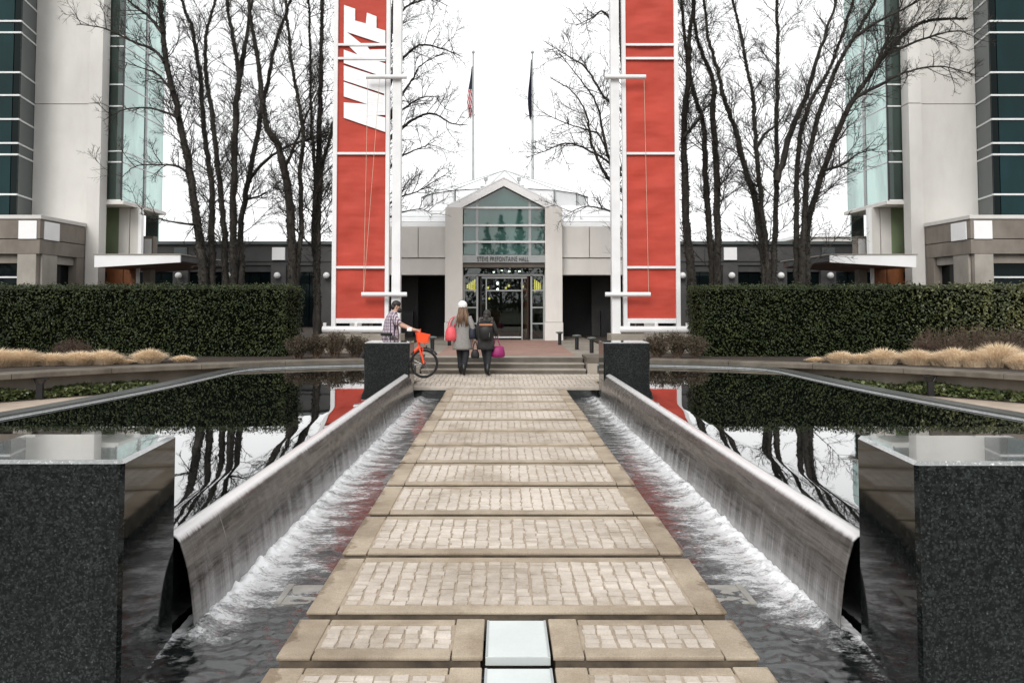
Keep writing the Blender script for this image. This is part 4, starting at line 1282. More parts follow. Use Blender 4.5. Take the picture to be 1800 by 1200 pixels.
# ---------------------------------------------------------------- flagpoles and flags
m, n, b = newmat('flag_stripes')
sp = N(n, 'ShaderNodeSeparateXYZ'); tc = N(n, 'ShaderNodeTexCoord')
n.links.new(tc.outputs['Object'], sp.inputs[0])
v1 = mth(n, 'ADD', mth(n, 'MULTIPLY', sp.outputs[2], 0.55), mth(n, 'MULTIPLY', sp.outputs[0], 2.2))
fr_ = mth(n, 'FRACT', mth(n, 'MULTIPLY', v1, 4.2))
st_ = mth(n, 'GREATER_THAN', fr_, 0.5)
c1 = mixc(n, st_, (0.42, 0.035, 0.05), (0.72, 0.70, 0.70))
up_ = mth(n, 'GREATER_THAN', sp.outputs[2], -1.35)
n.links.new(mixc(n, up_, c1, (0.035, 0.045, 0.07)), b.inputs['Base Color'])
b.inputs['Roughness'].default_value = 0.8
MATS['flag_stripes'] = m
for (px, fy0, fy1, fmat, lab, lab2) in ((832, 116, 206, 'flag_stripes', 'red and white striped flag hanging limp from the left flagpole', 'thin white flagpole on the left behind the hall roof, carrying the striped flag'),
                                        (936, 104, 209, 'flag_navy', 'dark navy flag hanging limp from the right flagpole', 'thin white flagpole on the right behind the hall roof, carrying the dark flag')):
    fd = 46.0
    top = at(px, 95, fd)
    pole = empty('flagpole', (top.x, fd, 0.4)); tag(pole, lab2, 'flagpole', 'flagpoles')
    MB().tube([(top.x, fd, 0.4), (top.x, fd, 6), (top.x, fd, top.z)], [.10, .09, .05], 10).build('pole', 'mullion_grey', pole, smooth=True)
    MB().loft([(top.x, fd, top.z + .1 - .1 * math.cos(q), .09 * math.sin(q) + .001, .09 * math.sin(q) + .001) for q in [math.pi * k / 6 for k in range(7)]], 10).build('finial', 'mullion_grey', pole, smooth=True)
    a, b2 = at(px, fy0, fd), at(px, fy1, fd)
    mb = MB(); nn = 26; mm = 14
    for i in range(nn + 1):
        t = i / nn
        wd = 0.05 + (0.24 if fmat == 'flag_stripes' else .15) * math.sin(min(1, t * 1.15) * math.pi * .62) * (1 - .35 * t ** 4)
        for j in range(mm + 1):
            q = j / mm
            x = top.x - .05 - wd * q + 0.03 * math.sin(t * 7) * q
            y_ = fd + 0.09 * math.sin(q * 13 + t * 3) * (0.4 + t)
            z = a.z + (b2.z - a.z) * t + .12 * math.sin(q * 9) * t - .10 * q
            mb.v.append(Vector((x, y_, z)))
    for i in range(nn):
        for j in range(mm):
            k = i * (mm + 1) + j
            mb.f.append((k, k+1, k+2+mm, k+1+mm)); mb.m.append(0)
    o = mb.build('flag', fmat, None, (top.x, fd, a.z), smooth=True)
    tag(o, lab, 'flag', 'flags')

# ================================================================== VEGETATION
def hedge(x0, x1, y0, y1, z0, z1, label, seed, pale_from=None):
    rg = random.Random(seed)
    root = empty('hedge', ((x0+x1)/2, (y0+y1)/2, z0)); tag(root, label, 'hedge', 'clipped hedges behind the benches')
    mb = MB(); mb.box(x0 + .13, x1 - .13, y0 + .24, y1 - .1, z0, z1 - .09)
    mb.build('shade_core', 'hedge_core', root)  # solid black core, painted as the shade between the leaves
    pts, pts2 = [], []
    def bulge(a, b2): return 0.10 * noise.noise((a * .9 + seed, b2 * 1.4, 0)) + 0.045 * noise.noise((a * 2.7, b2 * 3.1, seed))
    def add(p, nr):
        q = pts2 if (pale_from is not None and p.x > pale_from + rg.uniform(-1.0, 1.0)) else pts
        q.append((p, nr))
    dens = 800
    for _ in range(int((x1-x0) * (z1-z0) * dens)):
        x, z = rg.uniform(x0, x1), rg.uniform(z0, z1)
        dep = rg.random() ** 1.1 * 0.24
        edge = max(0, (z - (z1 - .10)) / .10)
        add(Vector((x, y0 - bulge(x, z) + dep + edge * .05, z)), Vector((0, -1.2, .6)))
    for _ in range(int((x1-x0) * (y1-y0) * 700)):
        x, y = rg.uniform(x0, x1), rg.uniform(y0, y1)
        add(Vector((x, y, z1 + 0.75 * bulge(x, y) - rg.random() ** 2 * .11 + (0.09 * rg.random() if rg.random() < .10 else 0))), Vector((0, -.2, 1.2)))
    for xe, nx_ in ((x0, -1), (x1, 1)):
        for _ in range(int((y1-y0) * (z1-z0) * 700)):
            y, z = rg.uniform(y0, y1), rg.uniform(z0, z1)
            add(Vector((xe + nx_ * (bulge(y, z) - rg.random() ** 1.7 * .15), y, z)), Vector((nx_, 0, .5)))
    mb = MB(); leaf_cloud(mb, pts, 0.062, rg, 0.8, 0.52); mb.build('foliage', 'hedge_leaf', root)
    if pts2:
        mb = MB(); leaf_cloud(mb, pts2, 0.085, rg, 1.0, 0.5); mb.build('foliage', 'hedge_leaf_pale', root)
    return root
HZ = 2.08
hedge(at(-260, 550, 19.5).x, at(503, 550, 19.5).x, 19.5, 21.3, 0.40, HZ, 'tall clipped dark green hedge on the left, behind the curved bench', 11)
hedge(at(1236, 550, 19.5).x, at(1990, 550, 19.5).x, 19.5, 21.3, 0.40, HZ, 'tall clipped dark green hedge on the right with a looser yellowish far end', 12, at(1655, 550, 19.5).x)

# low mounded shrubs before the tower plinths
def shrub(px, d, w_, h_, label, seed, mat='shrub_leaf'):
    rg = random.Random(seed)
    c = at(px, 600, d); base = Vector((c.x, d, 0.40))
    root = empty('shrub', base); tag(root, label, 'shrub', 'clipped winter shrubs below the towers')
    mb = MB(); pts = []
    for i in range(60):
        a = rg.uniform(0, 6.28); r_ = rg.random() ** .6
        tip = base + Vector((w_ * .5 * r_ * math.cos(a), w_ * .38 * r_ * math.sin(a), h_ * (1 - .35 * r_ ** 3) * rg.uniform(.8, 1)))
        foot = base + Vector((rg.uniform(-.07, .07), rg.uniform(-.06, .06), -.02))
        mid = foot.lerp(tip, .5) + Vector((rg.uniform(-.05, .05), rg.uniform(-.05, .05), .03))
        mb.tube([foot, mid, tip], [.011, .008, .003], 4, False)
        for k in range(18):
            t = rg.uniform(.3, 1.0)
            q = foot.lerp(mid, t * 2) if t < .5 else mid.lerp(tip, t * 2 - 1)
            d_ = Vector((rg.gauss(0, 1), rg.gauss(0, 1), rg.gauss(.3, 1))).normalized()
            mb.tube([q, q + d_ * rg.uniform(.05, .12)], [.004, .0015], 3, False)
            pts.append((q + d_ * rg.uniform(.0, .12), Vector((0, 0, .5))))
            pts.append((q + d_ * rg.uniform(.0, .12), Vector((0, 0, .5))))
    mb.build('stems', 'twig_brown', root)
    mb = MB(); leaf_cloud(mb, pts, 0.045, rg, 1.0, .5); mb.build('leaves', mat, root)
SH = [(524, 'leftmost low brown shrub by the end of the left hedge'), (556, 'second low brown shrub from the end of the left hedge'),
      (590, 'low brown shrub in front of the lettered banner tower, nearer the hedge'), (626, 'low brown shrub in front of the lettered banner tower, beside the granite block'),
      (1156, 'low brown shrub beside the far right granite block'), (1190, 'low brown shrub in front of the plain banner tower'), (1222, 'low brown shrub against the end of the right hedge')]
for i, (px, lab) in enumerate(SH):
    shrub(px, 18.85 + .15 * (i % 2), 0.72, 0.52 + .05 * (i % 3), lab, 40 + i)
# loose twiggy bushes in front of the hedges
def twiggy(px, d, w_, h_, label, seed):
    rg = random.Random(seed); c = at(px, 600, d); base = Vector((c.x, d, 0.40))
    root = empty('twiggy_bush', base); tag(root, label, 'bush', 'leafless bushes before the hedges')
    mb = MB(); tw = MB()
    for i in range(90):
        a = rg.uniform(0, 6.28); r_ = rg.random() ** .5
        tip = base + Vector((w_ * .5 * r_ * math.cos(a), .28 * r_ * math.sin(a), h_ * (1 - .45 * r_ ** 2) * rg.uniform(.7, 1.05)))
        foot = base + Vector((w_ * .3 * r_ * math.cos(a), rg.uniform(-.06, .06), -.02))
        mid = foot.lerp(tip, .5) + Vector((rg.uniform(-.06, .06), rg.uniform(-.06, .06), .03))
        mb.tube([foot, mid, tip], [.007, .005, .002], 4, False)
        for k in range(14):
            t = rg.uniform(.2, 1.0)
            q = foot.lerp(mid, t * 2) if t < .5 else mid.lerp(tip, t * 2 - 1)
            d_ = Vector((rg.gauss(0, 1), rg.gauss(0, 1), rg.gauss(.6, 1))).normalized()
            tw.tube([q, q + d_ * rg.uniform(.06, .2)], [.0035, .0015], 3, False)
    mb.build('stems', 'twig_brown', root); tw.build('twigs', 'twig_brown', root)
twiggy(1640, 18.3, 1.1, .72, 'brown leafless bush behind the right dry grass, nearest the walk', 71)
twiggy(1710, 18.2, 1.3, .88, 'brown leafless bush in the middle behind the right dry grass', 72)
twiggy(1780, 18.1, 1.3, .80, 'brown leafless bush at the right picture edge', 73)
twiggy(128, 18.2, .9, .48, 'small brown leafless bush behind the left dry grass', 74)

# tufts of pale dry ornamental grass
def tuft(px, py_top, d, w_, label, seed):
    rg = random.Random(seed); c = at(px, 620, d); base = Vector((c.x, d, 0.40))
    h_ = (zat(py_top, d, px) - 0.40) * 1.12; w_ *= 1.15
    root = empty('grass_tuft', base); tag(root, label, 'ornamental grass', 'dry grass tufts behind the benches')
    mb = MB()
    nb = int(2600 * min(1.6, w_ / .8))
    for i in range(nb):
        a = rg.uniform(0, 6.28); r_ = rg.random() ** .55
        foot = base + Vector((w_ * .26 * r_ * math.cos(a), w_ * .2 * r_ * math.sin(a), 0))
        out = Vector((math.cos(a), math.sin(a) * .8, 0)) * w_ * .5 * r_
        lift = h_ * (1 - .5 * r_ ** 2.2) * rg.uniform(.72, 1.08)
        tip = base + out * rg.uniform(.85, 1.25) + Vector((0, 0, lift * rg.uniform(.72, 1.0)))
        mid = foot.lerp(tip, .5) + Vector((0, 0, lift * .28)) - out * .08
        tw = Vector((rg.gauss(0, 1), rg.gauss(0, 1), 0)).normalized() * .0034
        k = len(mb.v)
        mb.v += [foot - tw, foot + tw, mid - tw, mid + tw, tip]
        mb.f += [(k, k+1, k+3, k+2), (k+2, k+3, k+4)]; mb.m += [0, 0]
    mb.build('blades', 'dry_grass', root)
TL = [(-8, 612, 16.6, 1.3), (40, 614, 16.8, 1.0), (92, 620, 17.0, .95), (140, 617, 17.1, 1.0), (182, 615, 17.2, .85), (217, 630, 17.3, .55), (262, 613, 17.6, .78), (322, 624, 17.9, .55)]
TLn = ['broad pale dry grass tuft cut by the left picture edge', 'pale dry grass tuft above the left bench leg', 'low pale dry grass tuft before the small brown bush on the left', 'pale dry grass tuft fourth from the left edge', 'tall end of the continuous pale grass row on the left', 'lowest pale dry grass tuft in the dip of the left row', 'separate spiky dry grass tuft before the dark hedge on the left', 'small last dry grass tuft on the left, nearest the walk']
TRn = ['small first dry grass tuft on the right, nearest the walk', 'dry grass tuft second from the walk on the right', 'dry grass tuft third from the walk on the right', 'broad dry grass tuft in the middle of the right row', 'dry grass tuft left of the right bench leg', 'dry grass tuft fifth from the right picture edge', 'dry grass tuft just left of the tallest one on the right', 'tallest dry grass tuft, near the right picture edge', 'low dry grass tuft in front of the tallest one on the right', 'pale dry grass tuft cut by the right picture edge']
TR = [(1434, 627, 17.7, .45), (1478, 617, 17.5, .7), (1512, 621, 17.4, .6), (1552, 612, 17.3, .85), (1612, 614, 17.1, .9), (1655, 617, 16.9, .7), (1678, 611, 16.7, .8), (1712, 616, 16.5, .7), (1757, 603, 16.5, 1.15), (1797, 620, 16.0, .75)]
for i, ((px, py, d, w_), lab) in enumerate(zip(TL, TLn)): tuft(px, py, d, w_, lab, 200 + i)
for i, ((px, py, d, w_), lab) in enumerate(zip(TR, TRn)): tuft(px, py, d, w_, lab, 230 + i)

# ivy under the benches
for s in (-1, 1):
    rg = random.Random(300 + s); pts = []
    for i in range(15000):
        a = R(rg.uniform(22, 95)); r_ = BR + rg.uniform(.07, .42)
        p = arc(r_, a)
        cl = noise.noise((p[0] * 1.6, p[1] * 1.6, s))
        if cl < -.45: continue
        pts.append((Vector((AX + s * p[0], p[1], 0.02 + rg.random() ** 1.3 * (.14 + .10 * cl) + .12 * (r_ - BR))), Vector((0, -.3, 1))))
    mb = MB(); leaf_cloud(mb, pts, .075, rg, .55, .85)
    o = mb.build('ground_ivy', 'ivy_leaf')
    tag(o, 'low green ivy growing under the %s curved bench' % ('left' if s < 0 else 'right'), 'ivy', kind='stuff')

# ---------------------------------------------------------------- bare trees
def catmull(P, n):
    out = []
    for i in range(len(P) - 1):
        p0, p1, p2, p3 = P[max(i-1, 0)], P[i], P[i+1], P[min(i+2, len(P)-1)]
        for k in range(n):
            t = k / n
            out.append(0.5 * ((2*p1) + (p2-p0)*t + (2*p0-5*p1+4*p2-p3)*t*t + (3*p1-p0-3*p2+p3)*t*t*t))
    out.append(P[-1])
    return out
UP = Vector((0, 0, 1))
def twig(mb, p, d, L, r_, rg, lvl):
    n = 4 if lvl < 2 else 2
    pts = [p.copy()]; q = p.copy(); dd = d.copy()
    for i in range(n):
        dd = (dd + Vector((rg.gauss(0, .16), rg.gauss(0, .16), rg.gauss(.05 if lvl < 2 else .0, .15)))).normalized()
        q = q + dd * (L / n); pts.append(q.copy())
    rads = [max(.0028, r_ * (1 - .78 * i / n)) for i in range(n + 1)]
    mb.tube(pts, rads, 4 if lvl == 1 else 3, False)
    if lvl >= 3: return
    m_ = int(L / (.12 if lvl == 1 else .07)) + 1
    for k in range(m_):
        t = rg.uniform(.18, 1.0) * n
        i = min(int(t), n - 1); pp = pts[i].lerp(pts[i+1], t - i)
        ax_ = (pts[i+1] - pts[i]).normalized()
        o_ = ax_.orthogonal().normalized(); o_ = Matrix.Rotation(rg.uniform(0, 6.28), 3, ax_) @ o_
        nd = (ax_ * .75 + o_ * rg.uniform(.45, .95) + UP * .12).normalized()
        twig(mb, pp, nd, L * rg.uniform(.28, .55) * (1.15 - t / n * .5), r_ * .5, rg, lvl + 1)
def tree(base_px, d, stems, label, seed, limbs=(), dens=1.0, r0=.15):
    rg = random.Random(seed)
    b = at(base_px, 540, d); base = Vector((b.x, d, 0.38))
    root = empty('bare_tree', base); tag(root, label, 'tree', 'bare trees behind the hedges and towers')
    mt = MB(); mc = MB(); mossp = []
    def dirn_o(seg, rg):
        d_ = seg.normalized(); o_ = d_.orthogonal().normalized()
        return Matrix.Rotation(rg.uniform(0, 6.28), 3, d_) @ o_
    def stem(poly, r_, is_limb, dd0):
        P = []
        dy = 0.0
        for i, (x, y) in enumerate(poly):
            P.append(at(x, y, d + dd0 + dy)); dy += rg.uniform(-.28, .28)
        if not is_limb:
            f = base + Vector(((P[0].x - base.x) * .45, rg.uniform(-.12, .12), 0))
            P = [f] + P
        C = catmull(P, 7)
        L = sum((a - b2).length for a, b2 in zip(C, C[1:]))
        C = [c + Vector((rg.gauss(0, .012), rg.gauss(0, .02), 0)) for c in C]
        n = len(C); rads = []
        for i in range(n):
            t = i / (n - 1)
            rr_ = r_ * .74 * (1.0 - .78 * t) if not is_limb else r_ * (1 - .85 * t)
            if not is_limb and i < 4: rr_ *= 1.25 - .06 * i
            rads.append(max(.006, rr_ * (1 + .16 * noise.noise((i * .9, seed, r_ * 50)))))
        mt.tube(C, rads, 9 if not is_limb else 6, False)
        # bumps of moss and clipped shoots on the bark
        acc = 0.0
        for i in range(1, n):
            seg = (C[i] - C[i-1]); sl_ = seg.length
            low = C[i].z < 4.3 and not is_limb
            if not is_limb and C[i].z > 1.6:
                for k in range(int(sl_ * 150)):
                    p = C[i-1].lerp(C[i], rg.random()); o_ = dirn_o(seg, rg)
                    mossp.append((p + o_ * rads[i] * rg.uniform(.85, 1.18), o_ * .8))
            if C[i].z < 2.6 and not is_limb: continue
            if low and rg.random() < .6: continue
            dirn = seg.normalized()
            cnt = sl_ * (8.5 if not is_limb else 9.5) * dens
            cnt = int(cnt) + (1 if rg.random() < cnt % 1 else 0)
            for k in range(cnt):
                p = C[i-1].lerp(C[i], rg.random())
                o_ = dirn.orthogonal().normalized(); o_ = Matrix.Rotation(rg.uniform(0, 6.28), 3, dirn) @ o_
                t = i / n
                nd = (dirn * rg.uniform(.3, .9) + o_ * rg.uniform(.5, 1.0) + UP * .25).normalized()
                big = rg.random() < .42
                Lb = (rg.uniform(.8, 2.0) if big else rg.uniform(.25, .7)) * (1.05 - .35 * t if not is_limb else .62)
                twig(mc, p, nd, Lb, (.019 if big else .009) * (1.1 - .4 * t), rg, 1 if big else 2)
    for i, poly in enumerate(stems):
        stem(poly[1:], poly[0], False, rg.uniform(-.35, .35))
    for poly in limbs:
        stem(poly[1:], poly[0], True, 0)
    mt.build('trunk', 'bark', root, smooth=True)
    mc.build('crown', 'bark', root)
    mo_ = MB(); leaf_cloud(mo_, mossp, .075, rg, .9, .6); mo_.build('ivy', 'moss', root)
    return root
tree(362, 24.0, [[.20, (356,480),(347,400),(333,300),(313,200),(293,110),(283,17),(270,-60),(262,-140)],
                 [.15, (372,480),(372,400),(373,333),(360,233),(353,143),(337,50),(320,0),(300,-100)]],
     'bare dark tree behind the left hedge, nearest the office tower', 501,
     limbs=[[.05, (313,207),(297,200),(260,190),(217,193),(180,213)], [.055, (290,110),(270,88),(233,73),(183,50),(133,43)], [.045, (333,305),(310,292),(283,290),(240,292),(215,312)],
            [.04, (345,395),(315,392),(280,385),(245,376)], [.06, (287,60),(262,30),(225,0),(200,-40)], [.045, (303,160),(275,130),(250,120),(205,105)]])
tree(412, 24.6, [[.14, (396,480),(394,400),(385,317),(373,200),(363,133),(362,67),(378,0),(390,-90)],
                 [.17, (412,480),(410,400),(412,300),(417,167),(421,140),(410,67),(398,0),(390,-100)],
                 [.14, (425,480),(423,400),(437,317),(457,217),(473,133),(487,67),(510,0),(525,-90)]],
     'bare dark tree of three stems behind the middle of the left hedge', 502,
     limbs=[[.09, (421,142),(430,83),(443,0),(450,-80)], [.06, (437,317),(465,285),(500,260),(545,243),(582,232)], [.05, (430,350),(455,345),(480,330)]])
tree(517, 24.2, [[.19, (514,480),(508,350),(490,260),(467,217),(455,120),(440,20),(430,-90)],
                 [.12, (522,470),(530,400),(527,300),(533,233),(515,130),(505,30),(500,-90)]],
     'bare dark tree standing at the inner end of the left hedge', 503, limbs=[[.06, (500,300),(520,250),(545,190),(565,150)]])
tree(560, 25.0, [[.17, (556,480),(553,400),(560,300),(563,167),(565,67),(567,0),(570,-100)],
                 [.09, (556,420),(553,300),(547,200),(543,0),(540,-100)], [.09, (560,420),(566,300),(578,250),(592,180),(604,60),(610,-60)]],
     'bare dark tree just left of the lettered banner tower', 504)
tree(640, 26.0, [[.16, (645,480),(655,300),(676,150),(692,0),(700,-100)]],
     'bare tree behind the lettered banner, its boughs reaching towards the flags', 505,
     limbs=[[.05, (668,310),(690,290),(707,274),(742,259),(767,247)], [.07, (668,270),(690,238),(707,225),(732,207),(760,200),(795,217),(822,220)],
            [.07, (672,230),(692,190),(707,165),(725,140),(740,115),(777,95)], [.075, (678,170),(692,125),(707,105),(737,80),(775,85),(812,100)],
            [.06, (672,220),(690,205),(712,190),(740,172),(772,170)], [.05, (690,60),(707,20),(730,5),(760,0),(790,12)], [.045, (665,370),(690,355),(707,345),(733,337),(770,315),(793,300)],
            [.04, (662,390),(690,380),(707,373),(742,368),(760,380)]], dens=1.0)
tree(1128, 26.0, [[.16, (1120,480),(1108,330),(1096,150),(1088,0),(1080,-100)]],
     'bare tree behind the plain banner, its boughs reaching towards the dark flag', 506,
     limbs=[[.075, (1105,340),(1085,330),(1060,300),(1040,250),(1030,200),(1007,162),(967,137)], [.065, (1100,300),(1080,290),(1067,265),(1050,187),(1020,140),(985,95)],
            [.055, (1105,320),(1085,300),(1055,275),(1000,252),(960,265),(925,278)], [.06, (1098,200),(1080,185),(1062,170),(1030,120),(1000,100),(955,72)],
            [.05, (1092,80),(1075,40),(1058,20),(1040,32),(1012,46)], [.05, (1108,395),(1090,380),(1069,370),(1030,363),(997,377)], [.05, (1106,310),(1080,300),(1055,240),(1035,230),(990,215),(958,200)]])
tree(1216, 24.0, [[.19, (1216,500),(1207,400),(1204,300),(1202,237),(1210,125),(1212,62),(1220,0),(1226,-100)]],
     'bare ivy-dark tree trunk just right of the plain banner tower', 507, limbs=[[.06, (1203,240),(1225,215),(1240,190),(1262,170)]])
tree(1260, 24.6, [[.14, (1252,480),(1240,300),(1237,225),(1220,162),(1205,80),(1198,0),(1190,-90)],
                  [.16, (1262,480),(1260,300),(1252,200),(1255,150),(1237,100),(1222,50),(1215,-50)]],
     'bare dark tree behind the inner end of the right hedge', 508)
tree(1352, 24.0, [[.15, (1345,480),(1327,350),(1310,300),(1292,225),(1275,180),(1260,120),(1245,62),(1230,-60)],
                  [.12, (1351,480),(1343,400),(1330,267),(1325,183),(1310,100),(1290,0),(1280,-90)],
                  [.14, (1360,480),(1363,400),(1365,267),(1367,133),(1365,0),(1365,-90)]],
     'bare dark tree of several stems behind the middle of the right hedge', 509,
     limbs=[[.10, (1365,320),(1390,233),(1417,167),(1443,83),(1470,0),(1490,-80)], [.06, (1330,260),(1345,235),(1370,215),(1390,180)], [.05, (1340,330),(1320,320),(1300,300),(1280,320)]])
tree(1407, 23.6, [[.13, (1401,480),(1400,400),(1403,267),(1423,183),(1460,117),(1500,0),(1520,-80)],
                  [.14, (1410,480),(1413,400),(1423,267),(1460,143),(1500,67),(1540,0),(1575,-70)],
                  [.15, (1418,480),(1420,400),(1447,300),(1487,200),(1533,127),(1590,60),(1633,37),(1700,33)]],
     'bare leaning tree behind the right hedge, nearest the office tower', 510,
     limbs=[[.07, (1487,200),(1503,173),(1550,148),(1593,127),(1653,117),(1717,133)], [.05, (1447,300),(1480,290),(1510,270),(1545,262)], [.06, (1500,67),(1540,40),(1600,10),(1650,-20)], [.05, (1533,127),(1560,70),(1580,20),(1600,-40)], [.045, (1560,95),(1620,70),(1680,55),(1720,70)]])

# far conifer wood on the other side of the forecourt, mirrored in the glass
rg = random.Random(900); mb = MB()
for i in range(70):
    x, y = -130 + i * 3.7 + rg.uniform(-2, 2), -84 + rg.uniform(-14, 14)
    h_ = rg.uniform(10, 22); w_ = h_ * rg.uniform(.13, .24)
    mb.tube([(x, y, 0), (x, y, h_ * .9)], [.25, .05], 5, False)
    pl = []
    for k in range(520):
        t = rg.random() ** 1.25; a = rg.uniform(0, 6.283)
        lay = 1 + .28 * math.sin(t * 46 + i)
        r_ = (w_ * (1 - t) + .12) * lay * rg.uniform(.45, 1.12)
        pl.append((Vector((x + r_ * math.cos(a), y + r_ * math.sin(a), h_ * (.07 + .93 * t) - r_ * .25)), Vector((math.cos(a), math.sin(a), .4))))
    leaf_cloud(mb, pl, .95, rg, .7, .45)
o = mb.build('conifer_wood', 'conifer'); tag(o, 'distant dark conifer wood mirrored in the entrance glass', 'wood', kind='stuff')

# ================================================================== SMALL THINGS
# low bollard lamps on the platform
def bollard(px, py, label):
    g = gr(px, py, PLZ)
    root = empty('bollard_lamp', g); tag(root, label, 'bollard', 'bollard lamps by the entrance')
    MB().tube([(g.x, g.y, PLZ), (g.x, g.y, PLZ + .33)], .055, 12).build('post', 'dark_metal', root, smooth=True, sharp=40)
    MB().loft([(g.x, g.y, PLZ + .33 + z, r_, r_) for z, r_ in ((0, .06), (.03, .075), (.045, .13), (.06, .135), (.08, .10), (.09, .03))], 14).build('lamp_head', 'spandrel', root, smooth=True)
bollard(760, 618, 'bollard lamp nearest the orange bicycle')
bollard(790, 607, 'bollard lamp beside the woman in the white hat')
bollard(984, 606, 'bollard lamp at the foot of the right hall column')
bollard(1014, 614, 'middle bollard lamp right of the steps')
bollard(1040, 620, 'bollard lamp on the right, closest to the plain banner tower')
# pale covers lying in the channel
for (s, yy_) in ((-1, 5.45), (1, 5.45)):
    x0, x1 = AX + s * 1.22, AX + s * 1.50
    mb = MB(); mb.box(x0, x1, yy_ - .16, yy_ + .18, WZ - .05, WZ + .0015)
    mb.box(x0 + s * .26, x1 + s * .02, yy_ - .17, yy_ + .19, WZ - .05, WZ + .006)
    o = mb.build('channel_cover', 'cover_plate', None, ((x0 + x1) / 2, yy_, WZ - .05))
    tag(o, 'pale flat cover awash in the %s channel beside the walk' % ('left' if s < 0 else 'right'), 'cover', 'covers in the fountain channels')

# ---------------------------------------------------------------- people
M('skin', (0.52, 0.32, 0.23), (0.46, 0.27, 0.19), 8, 0.55)
M('hair_dark', (0.012, 0.010, 0.009), (0.02, 0.016, 0.013), 40, 0.5, stretch=(1, 1, .15))
M('hair_brown', (0.085, 0.045, 0.026), (0.20, 0.12, 0.07), 26, 0.5, stretch=(1, 1, .12), bmp=.5, bscale=60)
M('hat_white', (0.80, 0.80, 0.79), None, 30, 0.9, bmp=.4, bscale=120)
M('coat_grey', (0.26, 0.25, 0.235), (0.20, 0.19, 0.18), 30, 0.9, bmp=.2, bscale=200)
M('coat_dark', (0.032, 0.032, 0.031), (0.017, 0.017, 0.017), 9, 0.85)
M('fur_grey', (0.22, 0.21, 0.20), (0.10, 0.095, 0.09), 40, 0.95, bmp=.8, bscale=90)
M('trouser_dark', (0.012, 0.013, 0.017), (0.008, 0.009, 0.011), 10, 0.8)
M('trouser_grey', (0.10, 0.10, 0.10), (0.08, 0.08, 0.08), 10, 0.85)
M('boot_black', (0.006, 0.006, 0.006), None, 10, 0.4)
M('bag_pink', (0.66, 0.09, 0.105), (0.54, 0.06, 0.08), 6, 0.5)
M('bag_navy', (0.012, 0.015, 0.028), None, 6, 0.6)
M('bag_black', (0.008, 0.008, 0.008), None, 6, 0.55)
M('bag_magenta', (0.26, 0.010, 0.11), (0.19, 0.007, 0.08), 6, 0.5)
M('strap_tan', (0.42, 0.18, 0.09), None, 6, 0.6)
M('bike_orange', (0.85, 0.085, 0.02), (0.78, 0.07, 0.017), 4, 0.3, coat=.6)
M('tyre', (0.012, 0.012, 0.012), None, 20, 0.8)
M('chrome', (0.55, 0.55, 0.56), None, 10, 0.2, metal=1.0)
M('paper', (0.78, 0.78, 0.77), None, 6, 0.7)
m, n, b = newmat('plaid_shirt')
sp = N(n, 'ShaderNodeSeparateXYZ'); tc = N(n, 'ShaderNodeTexCoord'); n.links.new(tc.outputs['Object'], sp.inputs[0])
def stripe(v, f, lo):
    return mth(n, 'GREATER_THAN', mth(n, 'FRACT', mth(n, 'MULTIPLY', v, f)), lo)
va = mth(n, 'ADD', sp.outputs[0], sp.outputs[1])
a_ = stripe(va, 15.0, .62); h_ = stripe(sp.outputs[2], 14.0, .68)
c_ = mixc(n, a_, (0.50, 0.42, 0.46), (0.045, 0.03, 0.06)); c_ = mixc(n, mth(n, 'MULTIPLY', h_, .55), c_, (0.10, 0.07, 0.11))
n.links.new(c_, b.inputs['Base Color']); b.inputs['Roughness'].default_value = .85
MATS['plaid_shirt'] = m

def skin_mesh(name, V, E, mat, parent, xf, sub=2):
    """V: name -> (x,y,z,r); grows one continuous surface over the joints"""
    names = list(V)
    me = bpy.data.meshes.new(name)
    me.from_pydata([V[k][:3] for k in names], [(names.index(a), names.index(b2)) for a, b2 in E], [])
    o = bpy.data.objects.new('tmp', me); COL.objects.link(o)
    o.modifiers.new('skin', 'SKIN')
    if not me.skin_vertices: me.skin_vertices.new()
    for i, k in enumerate(names):
        r_ = V[k][3]
        me.skin_vertices[0].data[i].radius = r_ if hasattr(r_, '__len__') else (r_, r_)
        me.skin_vertices[0].data[i].use_root = (i == 0)
    sb = o.modifiers.new('sub', 'SUBSURF'); sb.levels = sub; sb.render_levels = sub
    bpy.context.view_layer.update()
    m2 = bpy.data.meshes.new_from_object(o.evaluated_get(bpy.context.evaluated_depsgraph_get()))
    bpy.data.objects.remove(o)
    m2.name = name
    m2.materials.clear(); m2.materials.append(MATS[mat])
    m2.polygons.foreach_set('use_smooth', [True] * len(m2.polygons))
    ob = bpy.data.objects.new(name, m2); COL.objects.link(ob)
    ob.parent = parent; WL[ob.name] = WL[parent.name]
    return ob
def L(mb, name, mat, parent, smooth=True):         # local-coordinates build under a person
    keep = WL[parent.name]; WL[parent.name] = Vector((0, 0, 0))
    o = mb.build(name, mat, parent, smooth=smooth)
    WL[parent.name] = keep; WL[o.name] = keep
    return o
def ball(mb, c, rx, ry, rz, n=14, k=9, wob=0, seed=0):
    mb.loft([(c[0], c[1], c[2] - rz * math.cos(math.pi * i / k), rx * math.sin(math.pi * i / k) + 1e-4, ry * math.sin(math.pi * i / k) + 1e-4) for i in range(k + 1)], n, True, 0, wob, seed)
